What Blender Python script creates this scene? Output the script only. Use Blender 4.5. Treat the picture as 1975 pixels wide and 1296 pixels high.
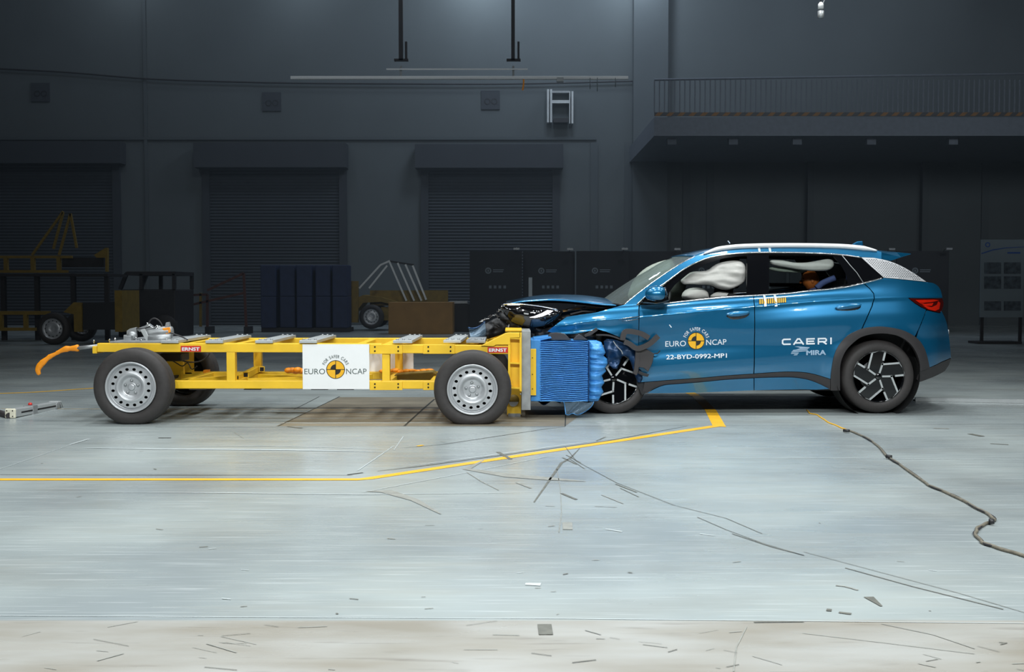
import bpy, bmesh, math, random
import numpy as np
from mathutils import Vector, Matrix, noise
from mathutils.geometry import tessellate_polygon
random.seed(4)
for o in list(bpy.data.objects): bpy.data.objects.remove(o)
SC = bpy.context.scene
COL = SC.collection
PI = math.pi
V = Vector

# ------------------------------------------------------------------ camera, world, lights, exposure
F = 2134.0; CH = 1.2; CD = 9.7
PITCH = math.atan(92.0 / F); CA, SA = math.cos(PITCH), math.sin(PITCH)
cam = bpy.data.cameras.new('camera'); camo = bpy.data.objects.new('camera', cam); COL.objects.link(camo)
camo.location = (0, -CD, CH); camo.rotation_euler = (PI / 2 - PITCH, 0, 0)
cam.sensor_fit = 'HORIZONTAL'; cam.sensor_width = 36; cam.lens = F / 1975 * 36; cam.clip_end = 200
SC.camera = camo
w = bpy.data.worlds.new('hall_ambient'); SC.world = w; w.use_nodes = True
w.node_tree.nodes['Background'].inputs[0].default_value = (0.45, 0.6, 0.8, 1)
w.node_tree.nodes['Background'].inputs[1].default_value = 0.012
SC.view_settings.view_transform = 'Standard'; SC.view_settings.look = 'None'
SC.view_settings.exposure = 0.0; SC.view_settings.gamma = 1.0; SC.view_settings.use_curve_mapping = False

def area(name, loc, size, power, color=(1, 1, 1), rot=(0, 0, 0), spread=180, sy=None):
    l = bpy.data.lights.new(name, 'AREA'); l.shape = 'RECTANGLE'; l.size = size; l.size_y = sy or size
    l.energy = power; l.color = color; l.spread = math.radians(spread)
    o = bpy.data.objects.new(name, l); COL.objects.link(o); o.location = loc; o.rotation_euler = rot
    return o
COOL = (0.93, 0.98, 1.0)
for ly, lz, pw in ((-9.5, 6.2, 172), (-1.6, 6.6, 66), (1.4, 6.6, 84), (3.0, 6.6, 14)):     # overhead flood bank over the impact zone
    for lx in (-5.2, -2.6, 0.0, 2.6, 5.2):
        area('overhead_floodlight', (lx, ly, lz), 0.75, pw * (0.86 if lx == 0 else 0.8 if abs(lx) < 3 else 0.66 if lx > 0 else 0.52), COOL, spread=105 if ly < -9 else 135, sy=0.5, rot=(math.radians(38), 0, 0) if ly < -9 else (0, 0, 0))
for lx, pw in ((-12.2, 38), (-6.7, 44), (-1.1, 160), (3.9, 140)):              # high bay lamps along the far wall
    l = bpy.data.lights.new('high_bay_lamp', 'POINT'); l.energy = pw; l.color = (0.72, 0.86, 1.0); l.shadow_soft_size = 0.3
    o = bpy.data.objects.new('high_bay_lamp', l); COL.objects.link(o); o.location = (lx, 24.9, 11.2)
for lx, pw in ((-15, 40), (-7, 90), (1.5, 350), (9, 115), (18, 30)):           # added unseen fill lights washing the rear hall
    area('rear_hall_fill', (lx, 21.0, 13.2), 2.5, pw, (0.66, 0.8, 1.0), rot=(math.radians(20), 0, 0))

for lx, lz, pw in ((-13, 13.2, 40), (-4, 13.2, 75), (5, 13.2, 70), (7, 6.5, 26), (12, 6.5, 34), (17, 6.5, 26)):                          # added unseen fills for the rear wall, under-gallery and beam
    area('unseen_fill_light', (lx, 9.0, lz), 1.5, pw, (0.8, 0.9, 1.0), rot=(math.radians(55 if lz > 10 else 84), 0, 0), spread=110 if lz > 10 else 80)

def ray(px, py):
    dx = (px - 987.5) / F; dy = (648.0 - py) / F
    return V((dx, CA + dy * SA, -SA + dy * CA))
def P(px, py, Y):
    d = ray(px, py); t = (Y + CD) / d.y
    return V((d.x * t, Y, CH + d.z * t))
def G(px, py, z=0.0):
    d = ray(px, py); t = (z - CH) / d.z
    return V((d.x * t, -CD + d.y * t, z))

# ------------------------------------------------------------------ materials
def lin(c):
    return tuple(((x / 255.0) / 12.92 if x <= 10 else (((x / 255.0) + 0.055) / 1.055) ** 2.4) for x in c)
def mat(name, rgb, rough=0.5, metal=0.0, spec=0.5, coat=0.0, coat_r=0.03, noise_amt=0.12, nscale=8.0, emit=None, bump=0.0, rvar=0.0):
    m = bpy.data.materials.new(name); m.use_nodes = True; nt = m.node_tree; b = nt.nodes['Principled BSDF']
    c = lin(rgb)
    tc = nt.nodes.new('ShaderNodeTexCoord'); n = nt.nodes.new('ShaderNodeTexNoise'); n.inputs['Scale'].default_value = nscale
    n.inputs['Detail'].default_value = 5
    nt.links.new(tc.outputs['Object'], n.inputs['Vector'])
    r = nt.nodes.new('ShaderNodeMapRange'); r.inputs[1].default_value = 0.3; r.inputs[2].default_value = 0.7
    r.inputs[3].default_value = 1 - noise_amt; r.inputs[4].default_value = 1 + noise_amt * 0.6
    nt.links.new(n.outputs['Fac'], r.inputs[0])
    vm = nt.nodes.new('ShaderNodeVectorMath'); vm.operation = 'SCALE'; vm.inputs[0].default_value = c
    nt.links.new(r.outputs[0], vm.inputs['Scale']); nt.links.new(vm.outputs[0], b.inputs['Base Color'])
    b.inputs['Roughness'].default_value = rough; b.inputs['Metallic'].default_value = metal
    b.inputs['Specular IOR Level'].default_value = spec
    b.inputs['Coat Weight'].default_value = coat; b.inputs['Coat Roughness'].default_value = coat_r
    if bump:
        bm_ = nt.nodes.new('ShaderNodeBump'); bm_.inputs['Strength'].default_value = bump; bm_.inputs['Distance'].default_value = 0.01
        nt.links.new(n.outputs['Fac'], bm_.inputs['Height']); nt.links.new(bm_.outputs[0], b.inputs['Normal'])
    if rvar:
        r2 = nt.nodes.new('ShaderNodeMapRange'); r2.inputs[3].default_value = rough - rvar; r2.inputs[4].default_value = rough + rvar
        nt.links.new(n.outputs['Fac'], r2.inputs[0]); nt.links.new(r2.outputs[0], b.inputs['Roughness'])
    if emit:
        b.inputs['Emission Color'].default_value = (*lin(rgb), 1); b.inputs['Emission Strength'].default_value = emit
    return m
M = {}
M['yellow'] = mat('yellow_enamel', (240, 194, 44), 0.42, noise_amt=0.1, nscale=5)
M['yellow_dimmed'] = mat('shade_darkened_yellow', (128, 104, 34), 0.6, noise_amt=0.2)  # trolley yellow darkened, the dim hall's shade put into the colour
M['steel'] = mat('galvanised_steel', (160, 163, 164), 0.45, 0.55, noise_amt=0.18, nscale=14)
M['alu'] = mat('milled_aluminium', (196, 200, 200), 0.42, 0.5, noise_amt=0.08)
M['rim'] = mat('silver_wheel_paint', (186, 188, 190), 0.36, 0.45, noise_amt=0.05)
M['rubber'] = mat('tyre_rubber', (56, 53, 52), 0.6, noise_amt=0.12, nscale=30, spec=0.35)
M['black'] = mat('black_plastic', (30, 30, 32), 0.5, noise_amt=0.1)
M['hole'] = mat('dark_cavity', (9, 9, 10), 0.8, noise_amt=0.05)
M['gloss'] = mat('gloss_black', (12, 13, 16), 0.08, noise_amt=0.02, coat=0.6)
M['clad'] = mat('dark_grey_cladding', (52, 49, 50), 0.5, noise_amt=0.06)
M['paint'] = mat('metallic_teal_blue_paint', (16, 103, 146), 0.31, 0.55, coat=1.0, coat_r=0.04, noise_amt=0.02, nscale=2)
M['bluebox'] = mat('blue_honeycomb_sheet', (78, 154, 220), 0.30, 0.2, noise_amt=0.12, nscale=9)
M['bluebox2'] = mat('blue_glued_cladding', (70, 145, 212), 0.38, 0.15, noise_amt=0.1, nscale=12)
M['bluedark'] = mat('torn_blue_inner_sheet', (28, 62, 100), 0.35, 0.3, noise_amt=0.3, nscale=12)
M['chrome'] = mat('satin_chrome', (222, 224, 226), 0.16, 1.0, noise_amt=0.03)
M['railsilver'] = mat('satin_silver_rail', (226, 228, 230), 0.38, 0.5, noise_amt=0.02)
M['silver'] = mat('silver_trim', (208, 208, 210), 0.3, 0.35, noise_amt=0.03)
M['white'] = mat('white_board', (236, 237, 236), 0.5, noise_amt=0.02)
M['vinylw'] = mat('white_vinyl', (228, 236, 242), 0.45, noise_amt=0.01)
M['vinylg'] = mat('pale_grey_vinyl', (150, 178, 202), 0.45, noise_amt=0.01)
M['vinyly'] = mat('amber_vinyl', (240, 180, 30), 0.45, noise_amt=0.01)
M['vinylk'] = mat('black_vinyl', (34, 34, 30), 0.45, noise_amt=0.01)
M['vinylgr'] = mat('dark_green_grey_vinyl', (70, 84, 80), 0.45, noise_amt=0.01)
M['red'] = mat('red_label', (205, 48, 40), 0.4, noise_amt=0.03)
M['orange'] = mat('orange_webbing', (246, 150, 20), 0.5, noise_amt=0.1, nscale=25)
M['airbag'] = mat('airbag_fabric', (214, 212, 206), 0.8, noise_amt=0.05, nscale=40)
M['airbag2'] = mat('airbag_grey_fabric', (150, 158, 146), 0.85, noise_amt=0.05, nscale=40)
M['inner'] = mat('dark_interior_trim', (28, 28, 31), 0.7, noise_amt=0.1)
M['tan'] = mat('headliner_beige', (150, 140, 124), 0.8, noise_amt=0.05)
M['skin'] = mat('dummy_orange_vinyl', (178, 98, 42), 0.45, noise_amt=0.08)
M['shirt'] = mat('dummy_blue_shirt', (70, 84, 130), 0.8, noise_amt=0.1)
M['wood'] = mat('brown_board', (150, 112, 58), 0.6, noise_amt=0.15, nscale=3)
M['bgblue'] = mat('dark_blue_plastic', (34, 48, 80), 0.6, noise_amt=0.2)
M['bgdark'] = mat('dark_steel_frame', (40, 38, 40), 0.6, noise_amt=0.2)
M['panel'] = mat('charcoal_display_panel', (34, 36, 40), 0.7, noise_amt=0.08)
M['printg'] = mat('faded_grey_print', (112, 120, 126), 0.7, noise_amt=0.05)
M['poster'] = mat('poster_paper', (120, 132, 138), 0.6, noise_amt=0.03)
M['photo'] = mat('poster_photo_print', (78, 88, 96), 0.6, noise_amt=0.6, nscale=9)
M['posterb'] = mat('poster_blue_print', (50, 84, 150), 0.6, noise_amt=0.05)
M['cream'] = mat('cream_end_plate', (220, 216, 194), 0.6, noise_amt=0.06)
M['ledw'] = mat('daylight_lamp', (255, 250, 255), 0.3, noise_amt=0.0, emit=3.0)
M['redlamp'] = mat('red_lamp_lens', (196, 32, 14), 0.15, noise_amt=0.1, coat=1.0)
M['redlampd'] = mat('dark_red_lens', (70, 12, 10), 0.12, noise_amt=0.1, coat=1.0)
M['hoodliner'] = mat('engine_bay_dark', (16, 17, 20), 0.55, noise_amt=0.3)
M['wallc'] = mat('painted_hall_wall', (90, 96, 97), 0.85, noise_amt=0.06, nscale=0.6)
M['wallcol'] = mat('painted_hall_column', (84, 90, 92), 0.85, noise_amt=0.06, nscale=0.6)
M['shutter'] = mat('roller_shutter_grey', (60, 65, 70), 0.75, noise_amt=0.06, nscale=2)
M['casing'] = mat('shutter_casing', (56, 60, 65), 0.75, noise_amt=0.06, nscale=2)
M['gallery'] = mat('gallery_grey_paint', (96, 102, 110), 0.75)
M['hazy'] = mat('hazard_yellow', (120, 84, 40), 0.7)

def glass(name, tint, rough=0.0, milk=0.0, gcol=(0.9, 0.95, 0.95, 1), mcol=(0.6, 0.7, 0.66, 1)):
    m = bpy.data.materials.new(name); m.use_nodes = True; nt = m.node_tree; nt.nodes.remove(nt.nodes['Principled BSDF'])
    out = nt.nodes['Material Output']; t = nt.nodes.new('ShaderNodeBsdfTransparent'); g = nt.nodes.new('ShaderNodeBsdfGlossy')
    t.inputs[0].default_value = (*tint, 1); g.inputs['Roughness'].default_value = rough; g.inputs[0].default_value = gcol
    lw = nt.nodes.new('ShaderNodeFresnel'); lw.inputs[0].default_value = 1.5
    mx = nt.nodes.new('ShaderNodeMixShader'); nt.links.new(lw.outputs[0], mx.inputs[0]); nt.links.new(t.outputs[0], mx.inputs[1])
    nt.links.new(g.outputs[0], mx.inputs[2]); nt.links.new(mx.outputs[0], out.inputs[0])
    if milk:
        df = nt.nodes.new('ShaderNodeBsdfDiffuse'); df.inputs[0].default_value = mcol; m2 = nt.nodes.new('ShaderNodeMixShader'); m2.inputs[0].default_value = milk
        nt.links.new(mx.outputs[0], m2.inputs[1]); nt.links.new(df.outputs[0], m2.inputs[2]); nt.links.new(m2.outputs[0], out.inputs[0])
    return m
M['glass'] = glass('clear_side_glass', (0.86, 0.9, 0.89))
M['wind'] = glass('green_tinted_windscreen', (0.8, 0.88, 0.84), milk=0.10)
M['film'] = glass('torn_clear_blue_film', (0.6, 0.76, 0.9), 0.5, milk=0.3, gcol=(.25, .3, .35, 1), mcol=(.22, .33, .44, 1))

def floor_material():
    m = bpy.data.materials.new('glossy_grey_painted_concrete'); m.use_nodes = True; nt = m.node_tree; L = nt.links.new
    b = nt.nodes['Principled BSDF']; N = nt.nodes.new
    tc = N('ShaderNodeTexCoord'); sep = N('ShaderNodeSeparateXYZ'); L(tc.outputs['Object'], sep.inputs[0])
    def nz(scale, sc, detail=5):
        mp = N('ShaderNodeMapping'); mp.inputs['Scale'].default_value = sc; L(tc.outputs['Object'], mp.inputs[0])
        n = N('ShaderNodeTexNoise'); n.inputs['Scale'].default_value = scale; n.inputs['Detail'].default_value = detail; L(mp.outputs[0], n.inputs[0]); return n.outputs['Fac']
    def mr(src, a, b_, c, d, clamp=True):
        r = N('ShaderNodeMapRange'); r.inputs[1].default_value = a; r.inputs[2].default_value = b_; r.inputs[3].default_value = c; r.inputs[4].default_value = d
        L(src, r.inputs[0]); return r.outputs[0]
    def mixc(fac, a, b_, mode='MIX'):
        x = N('ShaderNodeMix'); x.data_type = 'RGBA'; x.blend_type = mode
        if isinstance(fac, float): x.inputs[0].default_value = fac
        else: L(fac, x.inputs[0])
        for i, v in ((6, a), (7, b_)):
            if isinstance(v, tuple): x.inputs[i].default_value = (*v, 1)
            else: L(v, x.inputs[i])
        return x.outputs[2]
    n1 = nz(0.7, (1, 1, 1)); n2 = nz(3.0, (0.35, 3.0, 1), 8); n3 = nz(9, (0.25, 6, 1), 8); n4 = nz(1.6, (0.5, 1.4, 1))
    c = mixc(mr(n1, 0.35, 0.65, 0, 1), lin((140, 148, 149)), lin((160, 168, 166)))
    c = mixc(mr(n2, 0.55, 0.75, 0, 0.22), c, lin((146, 142, 130)))
    c = mixc(mr(n3, 0.55, 0.72, 0, 0.42), c, lin((204, 210, 210)))
    c = mixc(mr(n4, 0.5, 0.75, 0, 0.3), c, lin((120, 116, 106)))
    # bare concrete apron nearest the camera
    apron = mr(sep.outputs['Y'], FRONT_Y - (WALL_Y + .2 - 14) / 2 - 0.02, FRONT_Y - (WALL_Y + .2 - 14) / 2, 1, 0)
    n5 = nz(2.2, (0.5, 1.6, 1), 8); n6 = nz(6, (0.4, 3, 1), 8)
    a = mixc(mr(n5, 0.35, 0.65, 0, 1), lin((168, 168, 163)), lin((146, 141, 130)))
    a = mixc(mr(n6, 0.6, 0.75, 0, 0.5), a, lin((96, 88, 80)))
    c = mixc(apron, c, a)
    L(c, b.inputs['Base Color'])
    rr = N('ShaderNodeMath'); rr.operation = 'ADD'; L(mr(n2, 0.3, 0.7, 0.22, 0.32), rr.inputs[0]); L(mr(n1, 0.3, 0.7, -0.03, 0.07), rr.inputs[1])
    L(rr.outputs[0], b.inputs['Roughness']); b.inputs['Specular IOR Level'].default_value = 0.55
    bp = N('ShaderNodeBump'); bp.inputs['Strength'].default_value = 0.12; bp.inputs['Distance'].default_value = 0.01; L(n2, bp.inputs['Height']); L(bp.outputs[0], b.inputs['Normal'])
    return m
FRONT_Y = G(987, 1195).y; WALL_Y = 26.3
M['floor'] = floor_material()
M['pit'] = mat('bare_brown_concrete', (128, 120, 104), 0.45, noise_amt=0.25, nscale=2.5)
M['line'] = mat('yellow_floor_paint', (240, 182, 40), 0.4, noise_amt=0.12, nscale=9)
M['scuff'] = mat('dark_rubber_scuff', (104, 104, 96), 0.5, noise_amt=0.3, nscale=20)
M['scuff2'] = mat('faint_brown_scuff', (144, 145, 138), 0.5, noise_amt=0.2, nscale=20)
M['joint'] = mat('black_floor_joint', (38, 40, 36), 0.6, noise_amt=0.1)
M['chip'] = mat('white_paint_chip', (186, 194, 194), 0.5, noise_amt=0.1)

# ------------------------------------------------------------------ mesh helpers
def wloc(o):
    v = V((0, 0, 0))
    while o is not None:
        v += V(o.location); o = o.parent
    return v
def props(o, label=None, cat=None, group=None, kind=None):
    if label: o['label'] = label
    if cat: o['category'] = cat
    if group: o['group'] = group
    if kind: o['kind'] = kind
    return o
def empty(name, loc, label, cat, group=None):
    o = bpy.data.objects.new(name, None); COL.objects.link(o); o.location = loc; o.empty_display_size = 0.1
    return props(o, label, cat, group)
def copy_tree(o, parent=None):
    c = o.copy(); COL.objects.link(c); c.parent = parent
    for ch in [x for x in bpy.data.objects if x.parent == o]:
        copy_tree(ch, c)
    return c

class MB:
    def __init__(s): s.v = []; s.f = []; s.m = []; s.sm = []; s.n = {}
    def add(s, vs, fs, m=0, smooth=False):
        k = len(s.v); s.v += [V(v) for v in vs]
        for f in fs: s.f.append([k + i for i in f]); s.m.append(m); s.sm.append(smooth)
        return k
    def box(s, x0, x1, y0, y1, z0, z1, m=0):
        vs = [(x, y, z) for x in (x0, x1) for y in (y0, y1) for z in (z0, z1)]
        s.add(vs, [(0, 1, 3, 2), (4, 6, 7, 5), (0, 4, 5, 1), (2, 3, 7, 6), (0, 2, 6, 4), (1, 5, 7, 3)], m); return s
    def pbox(s, px0, px1, py0, py1, Y0, Y1, m=0):      # box whose near face fills this part of the view at depth Y0
        a = P(px0, py1, Y0); b = P(px1, py0, Y0)
        return s.box(a.x, b.x, Y0, Y1, a.z, b.z, m)
    def beam(s, a, b, w, h, up=(0, 0, 1), m=0):
        a = V(a); b = V(b); d = (b - a).normalized(); u = V(up); r = d.cross(u)
        if r.length < 1e-4: r = d.cross(V((0, 1, 0)))
        r.normalize(); u = r.cross(d).normalized()
        vs = [p + r * i * w / 2 + u * j * h / 2 for p in (a, b) for i, j in ((-1, -1), (1, -1), (1, 1), (-1, 1))]
        s.add(vs, [(0, 1, 2, 3)[::-1], (4, 5, 6, 7), (0, 4, 5, 1)[::-1], (1, 5, 6, 2)[::-1], (2, 6, 7, 3)[::-1], (3, 7, 4, 0)[::-1]][:], m); return s
    def tube(s, pts, r, n=8, m=0, flat=None, cap=True):
        pts = [V(p) for p in pts]; k = len(s.v); L = len(pts)
        rr = r if isinstance(r, (list, tuple)) else [r] * L
        vs = []; prev = None
        for i, p in enumerate(pts):
            d = (pts[min(i + 1, L - 1)] - pts[max(i - 1, 0)]).normalized()
            if prev is None: a = d.cross(V((0, 0, 1))); a = a if a.length > 0.05 else d.cross(V((0, 1, 0)))
            else: a = prev - d * prev.dot(d)
            a.normalize(); prev = a; b = d.cross(a)
            for j in range(n):
                t = 2 * PI * j / n; vs.append(p + a * math.cos(t) * rr[i] * (flat or 1) + b * math.sin(t) * rr[i])
        fs = [(i * n + j, i * n + (j + 1) % n, (i + 1) * n + (j + 1) % n, (i + 1) * n + j) for i in range(L - 1) for j in range(n)]
        s.add(vs, fs, m, True)
        if cap:
            s.f += [[k + j for j in range(n)][::-1], [k + (L - 1) * n + j for j in range(n)]]; s.m += [m, m]; s.sm += [False, False]
        return s
    def lathe(s, prof, c, axis=(0, 1, 0), n=64, m=0, close=False, a0=0, a1=2 * PI):
        ax = V(axis).normalized(); u = ax.orthogonal().normalized() if abs(ax.y) < 0.9 else V((1, 0, 0)) - ax * ax.x
        u.normalize(); w_ = ax.cross(u); c = V(c); full = abs(a1 - a0 - 2 * PI) < 1e-6; nn = n if full else n + 1
        vs = [c + ax * d + (u * math.cos(a0 + (a1 - a0) * j / n) + w_ * math.sin(a0 + (a1 - a0) * j / n)) * r for r, d in prof for j in range(nn)]
        fs = []
        L = len(prof)
        for i in range(L if close else L - 1):
            for j in range(n):
                a, b = i * nn + j, i * nn + (j + 1) % nn; i2 = (i + 1) % L
                fs.append((a, b, i2 * nn + (j + 1) % nn, i2 * nn + j))
        s.add(vs, fs, m, True); return s
    def prism(s, loop, y0, y1, m=0):                 # XZ outline pushed through in Y
        n = len(loop); loop = [V((p[0], 0, p[-1])) for p in loop]
        tris = tessellate_polygon([loop])
        vs = [V((p.x, y0, p.z)) for p in loop] + [V((p.x, y1, p.z)) for p in loop]
        fs = [tuple(t) for t in tris] + [tuple(i + n for i in t)[::-1] for t in tris] + [(i, (i + 1) % n, n + (i + 1) % n, n + i) for i in range(n)]
        s.add(vs, fs, m); return s
    def pprism(s, pts, Y, th, m=0):
        return s.prism([P(x, y, Y) for x, y in pts], Y, Y + th, m)
    def ribbon(s, pts, wd, Y, th, m=0):              # strip along a pixel path at depth Y, given px width, thickness th
        L = []; R = []
        for i, (x, y) in enumerate(pts):
            x0, y0 = pts[max(i - 1, 0)]; x1, y1 = pts[min(i + 1, len(pts) - 1)]
            dx, dy = x1 - x0, y1 - y0; q = math.hypot(dx, dy); wl = float(np.interp(i / (len(pts) - 1), [k_ / (len(wd) - 1) for k_ in range(len(wd))], wd)) if isinstance(wd, (list, tuple)) else wd
            L.append((x - dy / q * wl / 2, y + dx / q * wl / 2)); R.append((x + dy / q * wl / 2, y - dx / q * wl / 2))
        n = len(L); a = [P(x, y, Y) for x, y in L]; b = [P(x, y, Y) for x, y in R]; o = V((0, th, 0))
        vs = a + b + [p + o for p in a] + [p + o for p in b]
        fs = []
        for i in range(n - 1):
            fs += [(i, i + 1, n + i + 1, n + i), (2 * n + i, 3 * n + i, 3 * n + i + 1, 2 * n + i + 1), (i, 2 * n + i, 2 * n + i + 1, i + 1), (n + i, n + i + 1, 3 * n + i + 1, 3 * n + i)]
        fs += [(0, n, 3 * n, 2 * n), (n - 1, 3 * n - 1, 4 * n - 1, 2 * n - 1)]
        s.add(vs, fs, m); return s
    def ball(s, c, rx, ry, rz, n=16, m=0):
        c = V(c); vs = []; h = n // 2
        for i in range(h + 1):
            t = PI * i / h
            for j in range(n):
                u = 2 * PI * j / n; vs.append(c + V((rx * math.sin(t) * math.cos(u), ry * math.sin(t) * math.sin(u), rz * math.cos(t))))
        s.add(vs, [(i * n + j, (i + 1) * n + j, (i + 1) * n + (j + 1) % n, i * n + (j + 1) % n) for i in range(h) for j in range(n)], m, True); return s
    def bolt(s, c, r=0.012, h=0.01, ax=(0, 0, 1), m=0, n=6):
        return s.lathe([(0.0001, 0), (r, 0), (r, h), (0.0001, h)], c, ax, n, m)
    def loft(s, rows, m=0, flip=False):
        n = len(rows[0]); vs = [p for r in rows for p in r]
        fs = [(i * n + j, i * n + j + 1, (i + 1) * n + j + 1, (i + 1) * n + j) for i in range(len(rows) - 1) for j in range(n - 1)]
        s.add(vs, [f[::-1] for f in fs] if flip else fs, m, True); return s
    def build(s, name, mats, parent=None, bevel=0, label=None, cat=None, group=None, kind=None, fix=True, solid=0):
        if not isinstance(mats, (list, tuple)): mats = [mats]
        if parent is None:
            lo = V([min(v[i] for v in s.v) for i in range(3)]); hi = V([max(v[i] for v in s.v) for i in range(3)])
            org = V(((lo.x + hi.x) / 2, (lo.y + hi.y) / 2, lo.z))
        else: org = wloc(parent)
        me = bpy.data.meshes.new(name); me.from_pydata([v - org for v in s.v], [], s.f)
        for mm in mats: me.materials.append(mm)
        me.polygons.foreach_set('material_index', s.m); me.polygons.foreach_set('use_smooth', s.sm)
        if fix:
            bm = bmesh.new(); bm.from_mesh(me); bmesh.ops.recalc_face_normals(bm, faces=bm.faces); bm.to_mesh(me); bm.free()
        me.update()
        o = bpy.data.objects.new(name, me); COL.objects.link(o)
        if parent is not None: o.parent = parent
        else: o.location = org
        if bevel:
            b = o.modifiers.new('bevel', 'BEVEL'); b.width = bevel; b.segments = 2; b.limit_method = 'ANGLE'; b.angle_limit = math.radians(40)
        if solid:
            b = o.modifiers.new('solid', 'SOLIDIFY'); b.thickness = solid
        return props(o, label, cat, group, kind)

def cr(pts, n=6, closed=False):
    """Catmull-Rom through the points"""
    pts = [V(p) for p in pts]; L = len(pts); out = []
    rng = range(L) if closed else range(L - 1)
    for i in rng:
        p0 = pts[(i - 1) % L] if closed else pts[max(i - 1, 0)]; p1 = pts[i]
        p2 = pts[(i + 1) % L]; p3 = pts[(i + 2) % L] if closed else pts[min(i + 2, L - 1)]
        for k in range(n):
            t = k / n
            out.append(0.5 * ((2 * p1) + (p2 - p0) * t + (2 * p0 - 5 * p1 + 4 * p2 - p3) * t * t + (3 * p1 - p0 - 3 * p2 + p3) * t ** 3))
    if not closed: out.append(pts[-1])
    return out
def crt(pts, n=6, closed=False): return [(q.x, q.y) for q in cr([(p[0], p[1], 0) for p in pts], n, closed)]

def grid_poly(loops, step):
    """triangulated polygon (outer loop + holes, XZ pairs) cut by a square grid -> bmesh in the XZ plane"""
    ls = [[V((p[0], 0, p[1])) for p in lp] for lp in loops]; flat = [p for l in ls for p in l]
    tris = tessellate_polygon(ls); bm = bmesh.new(); vs = [bm.verts.new(p) for p in flat]
    for t in tris:
        try: bm.faces.new([vs[i] for i in t])
        except ValueError: pass
    for ax in (0, 2):
        lo = min(p[ax] for p in flat); hi = max(p[ax] for p in flat); k = math.floor(lo / step) + 1
        while k * step < hi:
            co = V((0, 0, 0)); co[ax] = k * step; no = V((0, 0, 0)); no[ax] = 1
            bmesh.ops.bisect_plane(bm, geom=bm.verts[:] + bm.edges[:] + bm.faces[:], dist=1e-6, plane_co=co, plane_no=no); k += 1
    bm.verts.index_update()
    return bm

def text2d(s, bold=0.0, space=1.0):
    cu = bpy.data.curves.new('t', 'FONT'); cu.body = s; cu.size = 1; cu.space_character = space; cu.resolution_u = 3
    o = bpy.data.objects.new('t', cu); COL.objects.link(o); bpy.context.view_layer.update()
    me = bpy.data.meshes.new_from_object(o.evaluated_get(bpy.context.evaluated_depsgraph_get()))
    vs = [(v.co.x, v.co.y) for v in me.vertices]; fs = [tuple(p.vertices) for p in me.polygons]
    bpy.data.objects.remove(o); bpy.data.curves.remove(cu); bpy.data.meshes.remove(me)
    return vs, fs
_t2 = text2d
def text2d(s, bold=0.0, space=1.0):            # heavier strokes: the outline laid several times around itself
    vs, fs = _t2(s, 0, space)
    if not bold: return vs, fs
    V_, F_ = [], []; b = bold
    for dx, dy in ((0, 0), (b, 0), (-b, 0), (0, b * .8), (0, -b * .8)):
        k = len(V_); V_ += [(x + dx, y + dy) for x, y in vs]; F_ += [tuple(i + k for i in f) for f in fs]
    return V_, F_
def put_text(mb, s, x0, x1, yb, cap, mapper, m=0, bold=0.0, slope=0.0):
    vs, fs = text2d(s, bold); lo = min(v[0] for v in vs); hi = max(v[0] for v in vs); h = 0.70 + bold
    k = (x1 - x0) / (hi - lo)
    q = [mapper(x0 + (v[0] - lo) * k, yb - v[1] / h * cap + slope * (v[0] - lo) * k) for v in vs]; n = max(1, len(q) // 5)
    mb.add([p - V((0, .0004 * (i // n), 0)) if bold else p for i, p in enumerate(q)], fs, m)
def put_arc(mb, s, cx, cy, r, a0, a1, cap, mapper, m=0, bold=0.0):
    ws = []
    for ch in s:
        if ch == ' ': ws.append(None)
        else: ws.append(text2d(ch, bold))
    adv = [0.42 if q is None else (max(v[0] for v in q[0]) - min(v[0] for v in q[0]) + 0.16) for q in ws]
    tot = sum(adv); acc = 0
    for q, ad in zip(ws, adv):
        if q:
            lo = min(v[0] for v in q[0]) - 0.08
            vs = []
            for x, y in q[0]:
                a = math.radians(a0 + (a1 - a0) * (acc + x - lo) / tot); rr = r + y / 0.72 * cap
                vs.append(mapper(cx + rr * math.cos(a), cy - rr * math.sin(a)))
            n = max(1, len(vs) // 5); mb.add([p - V((0, .0004 * (i // n), 0)) if bold else p for i, p in enumerate(vs)], q[1], m)
        acc += ad
def disc(mb, cx, cy, r0, r1, mapper, m, a0=0, a1=360, n=40):
    A = [math.radians(a0 + (a1 - a0) * i / n) for i in range(n + 1)]
    vs = [mapper(cx + r * math.cos(a), cy - r * math.sin(a)) for r in (max(r0, .01), r1) for a in A]
    mb.add(vs, [(i, i + 1, n + 2 + i, n + 1 + i) for i in range(n)], m)
def roundel(mb, cx, cy, R, mapper, my, mk, off2):
    disc(mb, cx, cy, 0, R * 0.93, mapper, my)
    disc(mb, cx, cy, R * 0.93, R, off2, mk)
    disc(mb, cx, cy, 0, R * 0.56, off2, mk, 90, 180, 12); disc(mb, cx, cy, 0, R * 0.56, off2, mk, 270, 360, 12)
    t = R * 0.035
    for a, b, c, d in ((-R, R, -t, t), (-t, t, -R, R)):
        mb.add([off2(cx + a, cy + c), off2(cx + b, cy + c), off2(cx + b, cy + d), off2(cx + a, cy + d)], [(0, 1, 2, 3)], mk)

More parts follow.
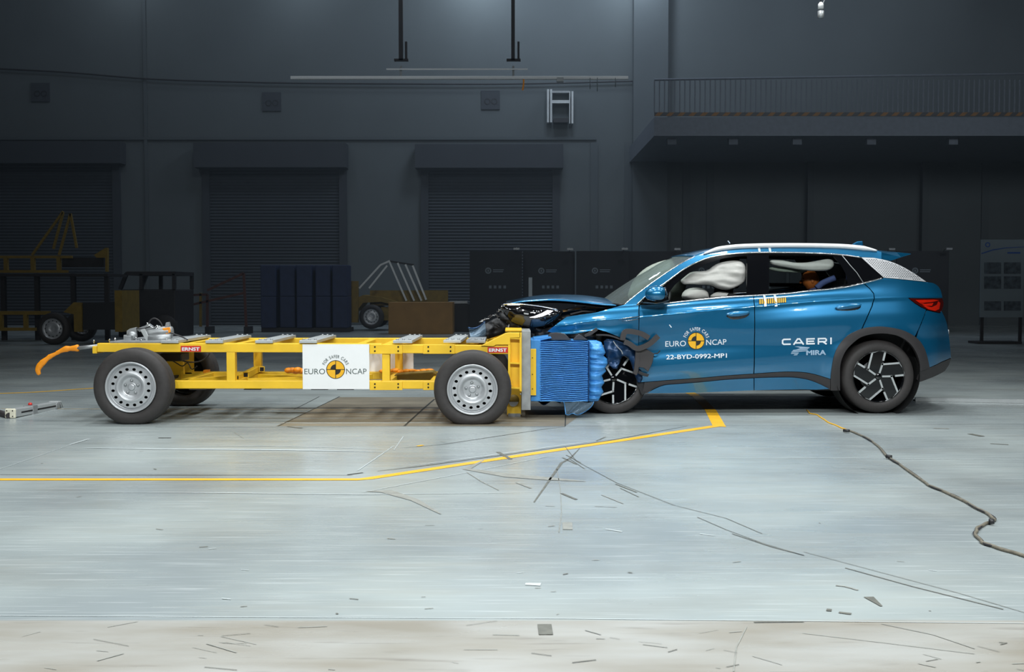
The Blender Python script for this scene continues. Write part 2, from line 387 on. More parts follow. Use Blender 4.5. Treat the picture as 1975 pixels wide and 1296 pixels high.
# ------------------------------------------------------------------ the hall
WALL = 26.3
def fpoly(mb, pts, m, z=0.0015):
    q = [G(x, y, 0) for x, y in pts]
    vs = [V((p.x, p.y, z)) for p in q]
    tr = tessellate_polygon([vs]); mb.add(vs, tr, m)
def fline(mb, pts, wd, m, z=0.002):
    """painted line or scuff on the ground, width in metres"""
    q = [G(x, y, 0) for x, y in pts]; n = len(q); L = []; R = []
    for i, p in enumerate(q):
        d = (q[min(i + 1, n - 1)] - q[max(i - 1, 0)]).normalized(); nn = V((-d.y, d.x, 0)); wl = wd[i] if isinstance(wd, (list, tuple)) else wd
        L.append(V((p.x, p.y, z)) + nn * wl / 2); R.append(V((p.x, p.y, z)) - nn * wl / 2)
    mb.add(L + R, [(i, n + i, n + i + 1, i + 1) for i in range(n - 1)], m)
fl = MB(); fl.add([(-26, -14, 0), (30, -14, 0), (30, WALL + .2, 0), (-26, WALL + .2, 0)], [(0, 1, 2, 3)], 0)
fpoly(fl, [(532, 822), (655, 766), (1000, 766), (1120, 800), (1090, 822)], 1, 0.001)
fline(fl, [(537, 822), (560, 811), (655, 765)], 0.012, 3)
fline(fl, [(567, 790), (616, 765)], 0.008, 3)
fline(fl, [(780, 822), (815, 790), (838, 770)], 0.02, 3)
fline(fl, [(1091, 800), (1090, 822)], 0.01, 3)
fline(fl, [(1090, 822), (1975, 818)], 0.004, 3)
fline(fl, [(300, 824), (540, 824), (1090, 823)], 0.006, 3)
fline(fl, [(2, 788), (480, 790), (1000, 791)], 0.008, 2, 0.0012)
for y0, wv, mm in ((787, 0.05, 4), (795, 0.10, 4), (806, 0.06, 5), (815, 0.09, 5)):
    fline(fl, [(470, y0), (600, y0 + 1), (860, y0), (1060, y0 + 1)], [0.01, wv, wv, 0.01], mm, 0.0016)
fline(fl, [(0, 759), (60, 757), (190, 748), (330, 741)], 0.07, 2)
# scratches, tyre marks, chips
fline(fl, [(0, 916), (200, 916.5), (680, 917)], [0.006, 0.012, 0.006], 3)
fline(fl, [(670, 916), (700, 912)], 0.02, 3)
fline(fl, [(728, 909), (800, 901), (935, 883), (1050, 867), (1170, 851), (1325, 822)], [.005, .012, .012, .012, .012, .005], 3)
fline(fl, [(735, 906), (935, 880), (1100, 857), (1180, 847)], [.003, .02, .02, .003], 6, 0.0025)
fline(fl, [(780, 864), (850, 858), (930, 846), (1050, 828), (1090, 823)], [.004, .008, .01, .008, .004], 3)
fline(fl, [(805, 861), (816, 859)], 0.03, 2, 0.003)
for seg, wd, mm in (
    ([(1118, 865), (1100, 884), (1083, 893), (1030, 969)], [.004, .015, .02, .008], 4),
    ([(1085, 883), (1112, 896)], .012, 4), ([(1092, 878), (1120, 893)], .008, 4), ([(1100, 886), (1128, 905)], .006, 4),
    ([(1090, 862), (1112, 890), (1190, 932), (1300, 975), (1400, 1000), (1470, 1030)], .005, 4),
    ([(1187, 934), (1228, 950)], .01, 4), ([(1196, 942), (1232, 959)], .006, 4),
    ([(1083, 952), (1112, 964)], .02, 4), ([(1147, 977), (1190, 979)], .008, 5), ([(1160, 955), (1202, 972)], .008, 5),
    ([(900, 911), (930, 930), (962, 946)], .007, 5), ([(996, 931), (1024, 942)], .016, 5),
    ([(960, 872), (985, 886)], .03, 4), ([(1150, 851), (1168, 843)], .014, 4),
    ([(1074, 905), (1081, 945), (1083, 990), (1078, 1027)], .004, 5),
    ([(933, 888), (900, 905), (985, 918), (1060, 924), (1130, 929)], [.01, .06, .12, .10, .01], 5),
    ([(705, 948), (745, 948), (800, 965), (850, 992)], [.01, .09, .05, .01], 5),
    ([(1345, 998), (1400, 1022), (1470, 1048), (1550, 1072)], .005, 4), ([(1412, 1030), (1490, 1056), (1551, 1072)], .007, 4),
    ([(1550, 1065), (1700, 1105), (1850, 1145), (1975, 1182)], .004, 4), ([(1630, 1096), (1760, 1132), (1935, 1176)], .007, 4),
    ([(1612, 1130), (1630, 1132), (1655, 1139)], .012, 5), ([(1675, 1152), (1700, 1170)], [.04, .01], 4),
    ([(1594, 1177), (1604, 1178)], .03, 4), ([(1618, 1182), (1642, 1185)], [.02, .02], 4), ([(1454, 1201), (1550, 1200)], .01, 4),
    ([(1050, 1205), (1053, 1225)], .05, 4), ([(1440, 1210), (1420, 1250), (1415, 1296)], .004, 5),
    ([(1548, 1222), (1700, 1240), (1880, 1262)], .004, 5), ([(1700, 1204), (1800, 1225), (1880, 1252)], .005, 5),
    ([(1870, 837), (1895, 842)], .05, 4), ([(1910, 856), (1945, 858)], .02, 4), ([(1800, 826), (1830, 827)], .04, 5),
    ([(305, 845), (330, 845)], .02, 3), ([(555, 823), (582, 826)], .04, 4), ([(450, 833), (470, 846)], .004, 5),
    ([(820, 1014), (838, 1014)], .006, 4), ([(1094, 1008), (1095, 1022)], .05, 5)):
    fline(fl, seg, wd, mm, 0.0028)
for seg, wd in (([(0, 950), (300, 950), (700, 954), (1000, 951)], [.004, .012, .018, .004]), ([(0, 905), (60, 885), (130, 860), (170, 848)], .006),
                ([(160, 864), (300, 866), (560, 868), (740, 872)], [.01, .05, .05, .01]), ([(240, 862), (500, 860), (735, 866)], [.004, .015, .01]),
                ([(690, 908), (760, 860)], .008), ([(760, 868), (778, 842)], .006), ([(1300, 885), (1600, 884), (1975, 887)], [.004, .014, .008]),
                ([(700, 950), (900, 912), (1060, 880)], .008), ([(0, 1188), (500, 1191), (1100, 1194), (1975, 1203)], .005),
                ([(1168, 1021), (1200, 1026)], .015), ([(1350, 1030), (1378, 1034)], .012), ([(135, 858), (172, 847)], .03), ([(1013, 1127), (1043, 1128)], [.03, .045])):
    fline(fl, seg, wd, 6, 0.0026)
random.seed(11)
for i in range(46):
    x = random.uniform(10, 1965); y = random.uniform(1205, 1292); L_ = random.uniform(8, 70); sl = random.uniform(-.3, .35)
    fline(fl, [(x, y), (x + L_, y + L_ * sl)], random.uniform(.002, .006), 4 if random.random() < .3 else 5, 0.003)
for i in range(40):
    x = random.uniform(10, 1965); y = random.uniform(840, 1190); L_ = random.uniform(2, 18)
    fline(fl, [(x, y), (x + L_, y + random.uniform(-2, 2))], random.uniform(.003, .01), random.choice((4, 5, 6, 5)), 0.0031)
fl.build('floor', [M['floor'], M['pit'], M['line'], M['joint'], M['scuff'], M['scuff2'], M['chip']], kind='structure', fix=False)
# thick yellow guide lines
ln = MB()
fline(ln, [(-120, 925), (690, 925), (712, 923), (1380, 822), (1400, 822.5)], [.07, .07, .075, .09, .09], 0, 0.002)
ln.build('trim_1', M['line'], kind='structure', fix=False)
ln = MB(); fline(ln, [(1324, 754), (1345, 765), (1371, 792), (1387, 822)], .11, 0, 0.0022); ln.build('trim_2', M['line'], kind='structure', fix=False)

wall = MB(); wall.box(-26, 30, WALL, WALL + .2, 0, 14)
wall.build('wall_back', M['wallc'], kind='structure')
MB().box(-26.2, -26, -14, WALL, 0, 14).build('wall_left', M['wallc'], kind='structure')
MB().box(30, 30.2, -14, WALL, 0, 14).build('wall_right', M['wallc'], kind='structure')
MB().box(-26, 30, -14.2, -14, 0, 14).build('wall_front', M['wallc'], kind='structure')
MB().box(-26, 30, -14, WALL, 14, 14.2).build('ceiling', M['bgdark'], kind='structure')
for i, (pxv, y0, y1) in enumerate(((287, 0, 640), (1250, 0, 640), (1145, 275, 640), (1210, 275, 640), (1272, 285, 640), (1322, 285, 640), (1368, 285, 640), (1895, 280, 640))):
    m_ = MB(); a = P(pxv, y1, WALL).x; wd = .12 if i else .05
    if i == 1: wd = .55
    m_.box(a - wd, a + wd, WALL - (.05 if i != 1 else .35), WALL, 0, 12 if i < 2 else P(0, y0, WALL).z)
    m_.build('trim_%d' % (3 + i), M['wallcol'], kind='structure')
z = P(0, 267, WALL).z
MB().box(-26, P(1150, 267, WALL).x, WALL - .06, WALL, z - .05, z + .05).build('trim_11', M['wallcol'], kind='structure')
def roller(n, x0, x1, hx0, hx1, ht, hb):
    mb = MB(); a = P(x0, 500, WALL).x; b = P(x1, 500, WALL).x; zt = P(0, hb, WALL).z; k = 0; z = 0.0
    while z < zt:
        z2 = min(z + .1, zt)
        mb.add([(a, WALL - .03, z), (b, WALL - .03, z), (b, WALL - .07, z + .05), (a, WALL - .07, z + .05), (b, WALL - .03, z2), (a, WALL - .03, z2)], [(0, 1, 2, 3), (3, 2, 4, 5)], 0); z = z2
    for xx in (a, b): mb.box(xx - .12, xx + .12, WALL - .12, WALL, 0, zt, 1)
    c = P(hx0, 300, WALL).x; d = P(hx1, 300, WALL).x
    mb.box(c, d, WALL - .55, WALL, zt, P(0, ht, WALL).z, 1)
    mb.build('door_%d' % n, [M['shutter'], M['casing']], kind='structure', fix=False)
roller(1, -60, 228, -60, 243, 277, 318); roller(2, 400, 663, 382, 672, 280, 326); roller(3, 820, 1072, 803, 1085, 282, 327)

# gallery on the right
GY = 20.0
gz = P(0, 250, GY).z
g = empty('gallery', (P(1600, 300, GY).x, GY, gz), 'dark raised gallery with railing and hazard striped edge along the far right wall', 'gallery')
xl = P(1262, 200, GY).x; xr = 19.0
MB().box(xl, xr, GY, WALL, P(0, 262, GY).z, P(0, 226, GY).z).build('deck', M['gallery'], g)
h_ = MB(); z0 = P(0, 224, GY).z; z1 = P(0, 217, GY).z
h_.box(xl, xr, GY - .03, GY, z0, z1, 0); x = xl
while x < xr:
    h_.add([(x, GY - .035, z0), (x + .14, GY - .035, z0), (x + .24, GY - .035, z1), (x + .1, GY - .035, z1)], [(0, 1, 2, 3)], 1); x += .3
h_.build('striped_kickboard', [M['black'], M['hazy']], g, fix=False)
zt = P(0, 154, GY).z
MB().tube([(xl, GY, zt), (xr, GY, zt + .25)], .03).build('handrail', M['gallery'], g)
bal = MB().box(xl - .015, xl + .015, GY - .015, GY + .015, z1, zt).build('baluster', M['gallery'], g)
for i in range(1, 86):
    c = bal.copy(); COL.objects.link(c); c.parent = g; c.location.x += i * .135; c.scale.z = 1 + 0.0; 
for pxv in (1300, 1420, 1545, 1690, 1850):
    xx = P(pxv, 300, GY).x; MB().box(xx - .12, xx + .12, GY + .4, GY + .6, P(0, 275, GY).z, P(0, 262, GY).z).build('bracket', M['gallery'], g)
for i_, xx in enumerate((P(1560, 300, WALL).x, P(1780, 300, WALL).x)):
    MB().box(xx - .1, xx + .1, WALL - .3, WALL - .1, 0, P(0, 262, GY).z).build('pillar', M['wallcol'], g)

# wall plaques, cable, frame
for (pxv, pyv, lb) in ((78, 178, 'small square plaque high on the wall above the leftmost shutter door'), (524, 196, 'small square plaque high on the wall above the middle shutter door'), (946, 193, 'small square plaque high on the wall above the right shutter door')):
    p = P(pxv, pyv, WALL - .02); e = empty('wall_plaque', p, lb, 'sign')
    MB().box(p.x - .3, p.x + .3, WALL - .04, WALL, p.z - .3, p.z + .3).build('plate', M['casing'], e)
    mm = MB()
    mm.lathe([(.07, -.005), (.1, -.005)], (p.x - .1, WALL - .042, p.z - .05)); mm.lathe([(.07, -.005), (.1, -.005)], (p.x + .12, WALL - .042, p.z - .05)); mm.build('round_mark', M['black'], e)
MB().tube([P(x, y, WALL - .1) for x, y in crt([(-60, 130), (120, 139), (285, 152), (450, 158), (640, 161), (980, 162), (1240, 156)])], .025).build('wall_cable', M['bgdark'], label='thin dark cable sagging along the upper back wall', cat='cable')
e = empty('wall_ladder_frame', P(1081, 237, WALL - .3), 'pale vertical ladder-like metal frame fixed high on the back wall', 'frame')
for x0, x1 in ((1055, 1059), (1061, 1065)): MB().pbox(x0, x1, 172, 236, WALL - .35, WALL - .02).build('upright', M['alu'], e)
for x0, x1 in ((1098, 1100), (1102, 1106)): MB().pbox(x0, x1, 176, 238, WALL - .35, WALL - .02).build('upright', M['alu'], e)
for y0, y1, k in ((175, 179, 'steel'), (193, 199, 'alu')): MB().pbox(1065, 1098, y0, y1, WALL - .3, WALL - .02).build('crossbar', M[k], e)
MB().pbox(1068, 1096, 228, 236, WALL - .4, WALL - .02).build('motor_box', M['bgdark'], e)

# suspended beam
BY = 15.3
e = empty('suspended_beam', P(886, 150, BY), 'long pale horizontal beam hanging from two dark hoists below the ceiling', 'beam')
MB().pbox(560, 1212, 146.5, 152.5, BY, BY + .1).build('main_tube', M['white'], e, bevel=.01)
MB().pbox(745, 1018, 132, 134.5, BY, BY + .04).build('upper_rod', M['white'], e)
for cx in (773, 990):
    MB().pbox(cx - 2, cx + 2, 127, 147, BY + .02, BY + .08).build('coupling', M['steel'], e)
    hb = MB(); hb.pbox(cx - 4, cx + 3, -120, 116, BY, BY + .1); hb.pbox(cx - 13, cx + 14, 113, 117, BY, BY + .1); hb.pbox(cx + 8, cx + 12, 80, 113, BY, BY + .1)
    hb.build('hoist_mast', M['bgdark'], e)
MB().pbox(1074, 1087, 149, 157, BY - .04, BY + .12).build('junction_box', M['alu'], e)
MB().ribbon([(1010, 153), (1010, 162), (1008, 174)], 3, BY, .02).build('strap', M['orange'], e)
for xx, y1 in ((1138, 172), (1152, 176), (1187, 168)): MB().tube([P(xx, 150, BY), P(xx, y1, BY)], .008).build('dangling_cord', M['printg'], e)
e = empty('hanging_camera', P(1582, 35, 2.2), 'small white cylindrical camera hanging on cables at the top edge above the car', 'camera')
MB().lathe([(.001, 0), (.03, 0), (.033, .02), (.033, .075), (.001, .075)], P(1583, 35, 2.2), (0, 0, 1), 16).build('housing', M['steel'], e)
q = P(1583, 17, 2.2)
MB().lathe([(.001, 0), (.03, 0), (.028, .05), (.012, .07), (.001, .07)], q, (0, 0, 1), 16).build('white_cap', M['white'], e)
MB().tube([q + V((0, 0, .06)), q + V((-.01, 0, .3)), q + V((0, .2, 1.5)), q + V((0, .2, 12.7))], .005).build('cable', M['bgdark'], e)
MB().tube([q + V((.02, 0, .05)), q + V((.05, 0, .12)), q + V((.03, 0, .3))], .004).build('cable', M['white'], e)

# ------------------------------------------------------------------ background objects
def steel_wheel(name, c, R, par, ax=(0, -1, 0), width=.2, n=40, lab=None):
    t = MB().lathe([(R * .64, 0), (R * .8, .005), (R * .96, -.02), (R, -.05), (R, -width + .04), (R * .95, -width), (R * .64, -width)], c, ax, n, close=True).build(name, M['rubber'], par)
    r = MB(); r.lathe([(R * .65, 0), (R * .6, -.02), (R * .52, -.05), (R * .48, -.03), (R * .3, 0), (R * .2, -.03), (.001, -.02)], c, ax, n); r.build('rim', M['rim'], t)
    hd = MB(); A = V(ax)
    for i in range(12):
        a = 2 * PI * i / 12; cc = V(c) + V((math.cos(a) * R * .47, 0, math.sin(a) * R * .47)) - A * .03
        hd.bolt(cc, R * .045, .004, ax, 0, 10)
    hd.build('rim_holes', M['hole'], t)
    return t
BL = 13.8                                     # spare trolley on the left
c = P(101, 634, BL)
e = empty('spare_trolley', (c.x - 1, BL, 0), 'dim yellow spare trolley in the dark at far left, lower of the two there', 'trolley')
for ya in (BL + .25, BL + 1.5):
    MB().pbox(-90, 95, 600, 607, ya, ya + .08).build('top_rail', M['yellow_dimmed'], e)
    MB().pbox(-90, 68, 632, 638, ya, ya + .08).build('lower_rail', M['yellow_dimmed'], e)
    for xx in (0, 48): MB().pbox(xx - 3, xx + 4, 607, 632, ya, ya + .08).build('post', M['yellow_dimmed'], e)
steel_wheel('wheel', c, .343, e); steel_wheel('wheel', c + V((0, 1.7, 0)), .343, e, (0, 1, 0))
MB().prism([P(x, y, BL + .2) for x, y in ((122, 602), (142, 583), (157, 584), (158, 602), (158, 640), (143, 640), (142, 606))], BL + .2, BL + .3).build('front_bracket', M['yellow_dimmed'], e)
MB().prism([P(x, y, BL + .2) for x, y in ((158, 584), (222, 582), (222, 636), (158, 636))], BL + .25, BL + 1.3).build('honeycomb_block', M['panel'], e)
MB().pbox(222, 235, 560, 640, BL + .2, BL + 1.3).build('end_post', M['yellow_dimmed'], e)
BL = 15.8
e = empty('stacked_trolley_frame', P(60, 527, BL), 'dim yellow frame with pyramid struts stacked high at far left', 'frame')
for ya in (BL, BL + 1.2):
    MB().pbox(-90, 138, 493, 498, ya, ya + .08).build('top_rail', M['yellow_dimmed'], e)
    MB().pbox(-90, 130, 521, 526, ya, ya + .08).build('lower_rail', M['yellow_dimmed'], e)
    for xx in (10, 62, 112): MB().pbox(xx - 3, xx + 4, 498, 521, ya, ya + .08).build('post', M['yellow_dimmed'], e)
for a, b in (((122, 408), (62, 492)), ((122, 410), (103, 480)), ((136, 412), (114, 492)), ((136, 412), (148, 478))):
    MB().beam(P(*a, BL), P(*b, BL), .05, .05, (0, 1, 0)).build('strut', M['yellow_dimmed'], e)
MB().prism([P(x, y, BL) for x, y in ((181, 492), (203, 478), (207, 478), (207, 524), (203, 524), (203, 497), (186, 497))], BL, BL + .1).build('front_bracket', M['yellow_dimmed'], e)
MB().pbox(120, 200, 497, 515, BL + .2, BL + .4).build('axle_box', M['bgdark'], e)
e = empty('storage_rack', (P(60, 600, BL + .1).x, BL, 0), 'dark steel rack carrying the stacked yellow frame at far left', 'rack')
for xx in (5, 70, 140, 205):
    for ya in (BL + .05, BL + 1.1): MB().box(P(xx, 560, ya).x - .05, P(xx, 560, ya).x + .05, ya, ya + .1, 0, P(0, 527.5, BL).z).build('post', M['bgdark'], e)
MB().box(P(-60, 560, BL).x, P(208, 560, BL).x, BL, BL + 1.3, P(0, 533, BL).z, P(0, 528, BL).z).build('shelf', M['bgdark'], e)
BX = 17.5
e = empty('dark_vehicle', (P(285, 640, BX).x, BX, 0), 'dark boxy vehicle with two pale window openings behind the left wheel', 'vehicle')
z0 = P(0, 558, BX).z; z1 = P(0, 526, BX).z
MB().prism([P(x, y, BX) for x, y in ((228, 650), (228, 575), (236, 558), (338, 558), (338, 650))], BX, BX + 1.6).build('body', M['bgdark'], e, bevel=.03)
cb = MB()
for a, b in (((232, 558), (244, 528)), ((273, 558), (273, 528)), ((336, 558), (336, 528)), ((244, 528), (338, 528))):
    for ya in (BX, BX + 1.5): cb.beam(P(*a, BX) + V((0, ya - BX, 0)), P(*b, BX) + V((0, ya - BX, 0)), .08, .1, (0, 1, 0))
for xx_ in (244, 273, 336): cb.beam(P(xx_, 528, BX), P(xx_, 528, BX) + V((0, 1.5, 0)), .08, .08)
cb.build('cab_frame', M['bgdark'], e)
MB().box(P(244, 528, BX).x, P(338, 528, BX).x, BX, BX + 1.6, z1 - .05, z1 + .03).build('roof', M['bgdark'], e)
for xx in (250, 318): MB().lathe([(.02, 0), (.26, 0), (.28, .03), (.28, .2), (.02, .2)], (P(xx, 600, BX).x, BX - .05, .28), (0, 1, 0), 24).build('tyre', M['rubber'], e)
BR = 19.4
e = empty('low_steel_frame', (P(430, 640, BR).x, BR, 0), 'dim reddish sloping steel frame on the floor left of the blue blocks', 'frame')
for a, b in (((345, 570), (400, 568)), ((345, 570), (345, 630)), ((400, 568), (400, 630)), ((400, 560), (470, 527)), ((470, 527), (475, 630)), ((360, 590), (470, 565)), ((387, 565), (387, 630))):
    MB().beam(P(*a, BR), P(*b, BR), .06, .06, (0, 1, 0)).build('bar', M['yellow_dimmed'] if a[0] == 387 else mat('rusty_bar', (82, 48, 40), .7), e)
for xx in (345, 400, 475): 
    q = P(xx, 630, BR); MB().box(q.x - .06, q.x + .06, BR - .03, BR + .5, 0, q.z).build('foot', M['bgdark'], e)
BB = 20.5; proto = None                        # stacks of blue blocks
names = ['leftmost', 'second', 'third', 'fourth', 'fifth']
for i in range(5):
    for j in range(2):
        x0 = P(497 + i * 35, 0, BB).x; dpt = BB + (i % 2) * .15
        mb = MB(); wd_ = 32 / 70.
        mb.box(x0, x0 + wd_ - .04, dpt, dpt + .7, .12 + j * .86, .12 + j * .86 + .855)
        o = mb.build('foam_block', M['bgblue'], bevel=.02)
        props(o, '%s dark blue block from the left in the dim stack, %s row' % (names[i], 'upper' if j else 'lower'), 'block', 'dark blue blocks stacked by the middle shutter')
for i in range(3):
    MB().box(P(497, 0, BB).x, P(670, 0, BB).x, BB + .05 + .3 * i, BB + .2 + .3 * i, 0, .12).build('stack_skid', M['bgdark'], label=('front', 'middle', 'rear')[i] + ' dark timber skid under the dim blue blocks', cat='skid', group='skids under the blue blocks')

BC = 21.3
c = P(716, 611, BC)
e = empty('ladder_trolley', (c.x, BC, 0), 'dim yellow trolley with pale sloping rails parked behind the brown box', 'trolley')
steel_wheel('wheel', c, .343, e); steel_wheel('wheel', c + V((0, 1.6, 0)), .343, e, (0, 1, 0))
MB().pbox(677, 690, 542, 622, BC + .1, BC + .3).build('end_post', M['yellow_dimmed'], e)
MB().prism([P(x, y, BC + .25) for x, y in ((688, 575), (700, 569), (735, 573), (775, 585), (775, 592), (735, 582), (700, 584), (688, 600))], BC + .25, BC + 1.4).build('mudguard', M['yellow_dimmed'], e)
MB().pbox(735, 900, 592, 618, BC + .4, BC + .5).build('side_rail', M['yellow_dimmed'], e)
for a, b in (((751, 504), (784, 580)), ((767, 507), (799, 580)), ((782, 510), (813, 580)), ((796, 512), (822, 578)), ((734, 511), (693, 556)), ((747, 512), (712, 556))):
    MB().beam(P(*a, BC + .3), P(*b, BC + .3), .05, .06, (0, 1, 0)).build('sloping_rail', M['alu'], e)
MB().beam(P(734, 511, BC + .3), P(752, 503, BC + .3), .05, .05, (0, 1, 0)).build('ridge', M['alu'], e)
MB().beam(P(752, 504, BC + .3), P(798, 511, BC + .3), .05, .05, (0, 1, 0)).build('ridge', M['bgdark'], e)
MB().box(P(705, 0, BC).x, P(860, 0, BC).x, BC + .6, BC + .75, P(0, 590, BC).z, P(0, 560, BC).z).build('chassis_box', M['yellow_dimmed'], e)
BW = 19.2
b_ = MB(); a = P(749, 600, BW); b2 = P(873, 583, BW); b_.box(a.x, b2.x, BW, BW + .9, 0, b2.z)
b_.build('wooden_box', M['wood'], bevel=.01, label='large plain brown wooden box standing behind the yellow trolley', cat='box')
q = P(886, 585, BC)
MB().box(q.x - .25, q.x + .45, BC - .6, BC, 0, q.z).build('pale_cabinet', M['bgdark'], label='low dim cabinet just right of the brown wooden box', cat='cabinet', bevel=.02)
MB().box(q.x - .25, q.x + .25, BC - .62, BC - .1, q.z + .002, q.z + .07).build('steel_tray', M['steel'], label='pale tray lying on the dim cabinet right of the brown box', cat='tray')

BP = 20.2                                      # display panels with clip lamps
pos = ['leftmost', 'second', 'third', 'fourth', 'fifth', 'sixth', 'seventh', 'eighth', 'ninth']
for i in range(9):
    x0 = P(905 + i * 104, 0, BP).x; x1 = P(905 + (i + 1) * 104 - 2, 0, BP).x; dy = (i % 2) * .25; zt = P(0, 484, BP).z
    e = empty('display_panel', ((x0 + x1) / 2, BP + dy, 0), '%s of the tall dark display panels counted from the left, behind the car' % pos[i], 'panel', 'dark display panels behind the car')
    pr = MB().box(x0, x1, BP + dy, BP + dy + .06, .04, zt); cx = x0 + .5; cz = P(0, 522, BP).z
    pr.lathe([(.05, 0), (.085, 0)], (cx, BP + dy - .004, cz), n=20, m=1); pr.box(cx - .02, cx + .02, BP + dy - .005, BP + dy - .001, cz - .03, cz + .03, 1)
    pr.box(cx + .13, cx + .42, BP + dy - .005, BP + dy - .001, cz + .01, cz + .035, 1); pr.box(cx + .13, cx + .40, BP + dy - .005, BP + dy - .001, cz - .04, cz - .015, 1)
    for k in range(4): pr.box(cx + .02 + k * .13, cx + .09 + k * .13, BP + dy - .005, BP + dy - .001, cz - .48, cz - .40, 1)
    pr.build('board', [M['panel'], M['printg']], e, fix=False)
    for xx in (x0 + .1, x1 - .1): MB().box(xx - .03, xx + .03, BP + dy - .2, BP + dy + .25, 0, .04).build('foot', M['bgdark'], e)
    if i in (0, 1, 2, 3, 7, 8):
        s_ = MB(); xx = x1 - .15; s_.tube([(xx, BP + dy, zt), (xx, BP + dy - .15, zt + .08), (xx, BP + dy - .3, zt + .05)], .012); s_.box(xx - .08, xx + .08, BP + dy - .4, BP + dy - .3, zt + .02, zt + .07)
        s_.build('clip_lamp', M['steel'], e)
PY_ = 14.3
e = empty('poster_stand', (P(1933, 600, PY_).x, PY_, 0), 'pale poster board with photographs on a dark stand at right edge', 'poster')
ph = MB().pbox(1890, 1976, 462, 612, PY_, PY_ + .03)
def pf(x, y): return P(x, y, PY_ - .004)
for cx in (1915, 1953):
    for cy, hh in ((517, 11), (545, 12), (590, 9)): ph.add([pf(cx - 17, cy - hh), pf(cx + 16, cy - hh), pf(cx + 16, cy + hh), pf(cx - 17, cy + hh)], [(0, 1, 2, 3)], 1)
bb = ph; bb.ribbon([(1893, 489), (1915, 482), (1940, 478), (1975, 476)], [2, 2, 1.5, 1], PY_ - .005, .003, 2); bb.pbox(1943, 1968, 486, 489, PY_ - .005, PY_ - .001, 2); disc(bb, 1905, 472, 3, 5, pf, 2)
bb.build('board', [M['poster'], M['photo'], M['posterb']], e, fix=False)
for xx in (1896, 1970): q = P(xx, 612, PY_); MB().box(q.x - .03, q.x + .03, PY_ + .03, PY_ + .08, 0, q.z + .3).build('leg', M['bgdark'], e)
MB().box(P(1890, 0, PY_).x, P(1976, 0, PY_).x, PY_ - .2, PY_ + .3, 0, .05).build('base', M['bgdark'], e)
q = G(1022.5, 640); 
PYv = 9.0; p0 = P(1023, 535, PYv)
e = empty('marker_pole', (p0.x, PYv, 0), 'slim pale upright pole standing behind the car bonnet', 'pole')
MB().box(p0.x - .03, p0.x + .03, PYv, PYv + .04, .02, p0.z).build('pole', M['printg'], e); MB().box(p0.x - .2, p0.x + .2, PYv - .15, PYv + .2, 0, .02).build('base_plate', M['steel'], e)

# ------------------------------------------------------------------ crash trolley
T = empty('crash_test_trolley', (-1.9, .85, 0), 'bright yellow crash test trolley on four steel wheels with blue crushed barrier face', 'trolley')
NY, FY = .30, 1.42                      # near and far side of the box frame
def rail(px0, px1, y0, y1, Y, name, y0b=None, y1b=None, d=.08, m='yellow'):
    a0, a1, b0, b1 = P(px0, y0, Y), P(px0, y1, Y), P(px1, y0b or y0, Y), P(px1, y1b or y1, Y)
    mb = MB(); vs = []
    for yy in (Y, Y + d):
        for q in (a0, b0, b1, a1): vs.append(V((q.x, yy, q.z)))
    mb.add(vs, [(0, 1, 2, 3), (4, 7, 6, 5), (0, 4, 5, 1), (3, 2, 6, 7), (1, 5, 6, 2), (0, 3, 7, 4)])
    return mb.build(name, M[m], T, bevel=.006)
rail(187, 736, 662, 679, NY, 'top_rail', 662.5, 680)
rail(736, 985, 664, 681, NY, 'top_rail', 666, 683)
rail(252, 736, 734, 749.5, NY, 'lower_rail', 734, 750)
rail(736, 975, 734, 750, NY, 'lower_rail', 735, 750.5)
far_l, far_r = P(187, 662, NY).x, P(985, 662, NY).x
zt, zb_ = P(400, 662, NY).z, P(400, 679, NY).z; zlt, zlb = P(400, 734, NY).z, P(400, 750, NY).z
MB().box(far_l, far_r, FY - .08, FY, zb_, zt).build('top_rail', M['yellow'], T, bevel=.006)
MB().box(P(252, 0, NY).x, far_r, FY - .08, FY, zlb, zlt).build('lower_rail', M['yellow'], T, bevel=.006)
for Y, y in ((NY - .012, (662, 681)), (NY - .012, (733.5, 751))):
    for x0, x1 in ((713, 776), (816, 877)):
        pl = MB().pbox(x0, x1, y[0] + 2.5, y[1] + 1.5, Y, Y + .012).build('splice_plate', M['yellow'], T, bevel=.003)
        bo = MB()
        for xx in (x0 + 10, x1 - 8):
            for yy in (y[0] + 7, y[1] - 4): bo.bolt(P(xx, yy, Y), .008, .004, (0, -1, 0), 0, 8)
        bo.build('bolt_heads', M['hole'], pl)
for x0, x1 in ((437, 453), (737, 751.5)): MB().pbox(x0, x1, 679, 735, NY + .003, NY + .08).build('post', M['yellow'], T, bevel=.005)
for x0, x1 in ((354, 370), (489, 503), (762, 776)):
    MB().pbox(x0, x1, 655, 722, FY - .08, FY - .005).build('post', M['yellow'], T, bevel=.005)
for xx in (0.02, 3.0):
    pass
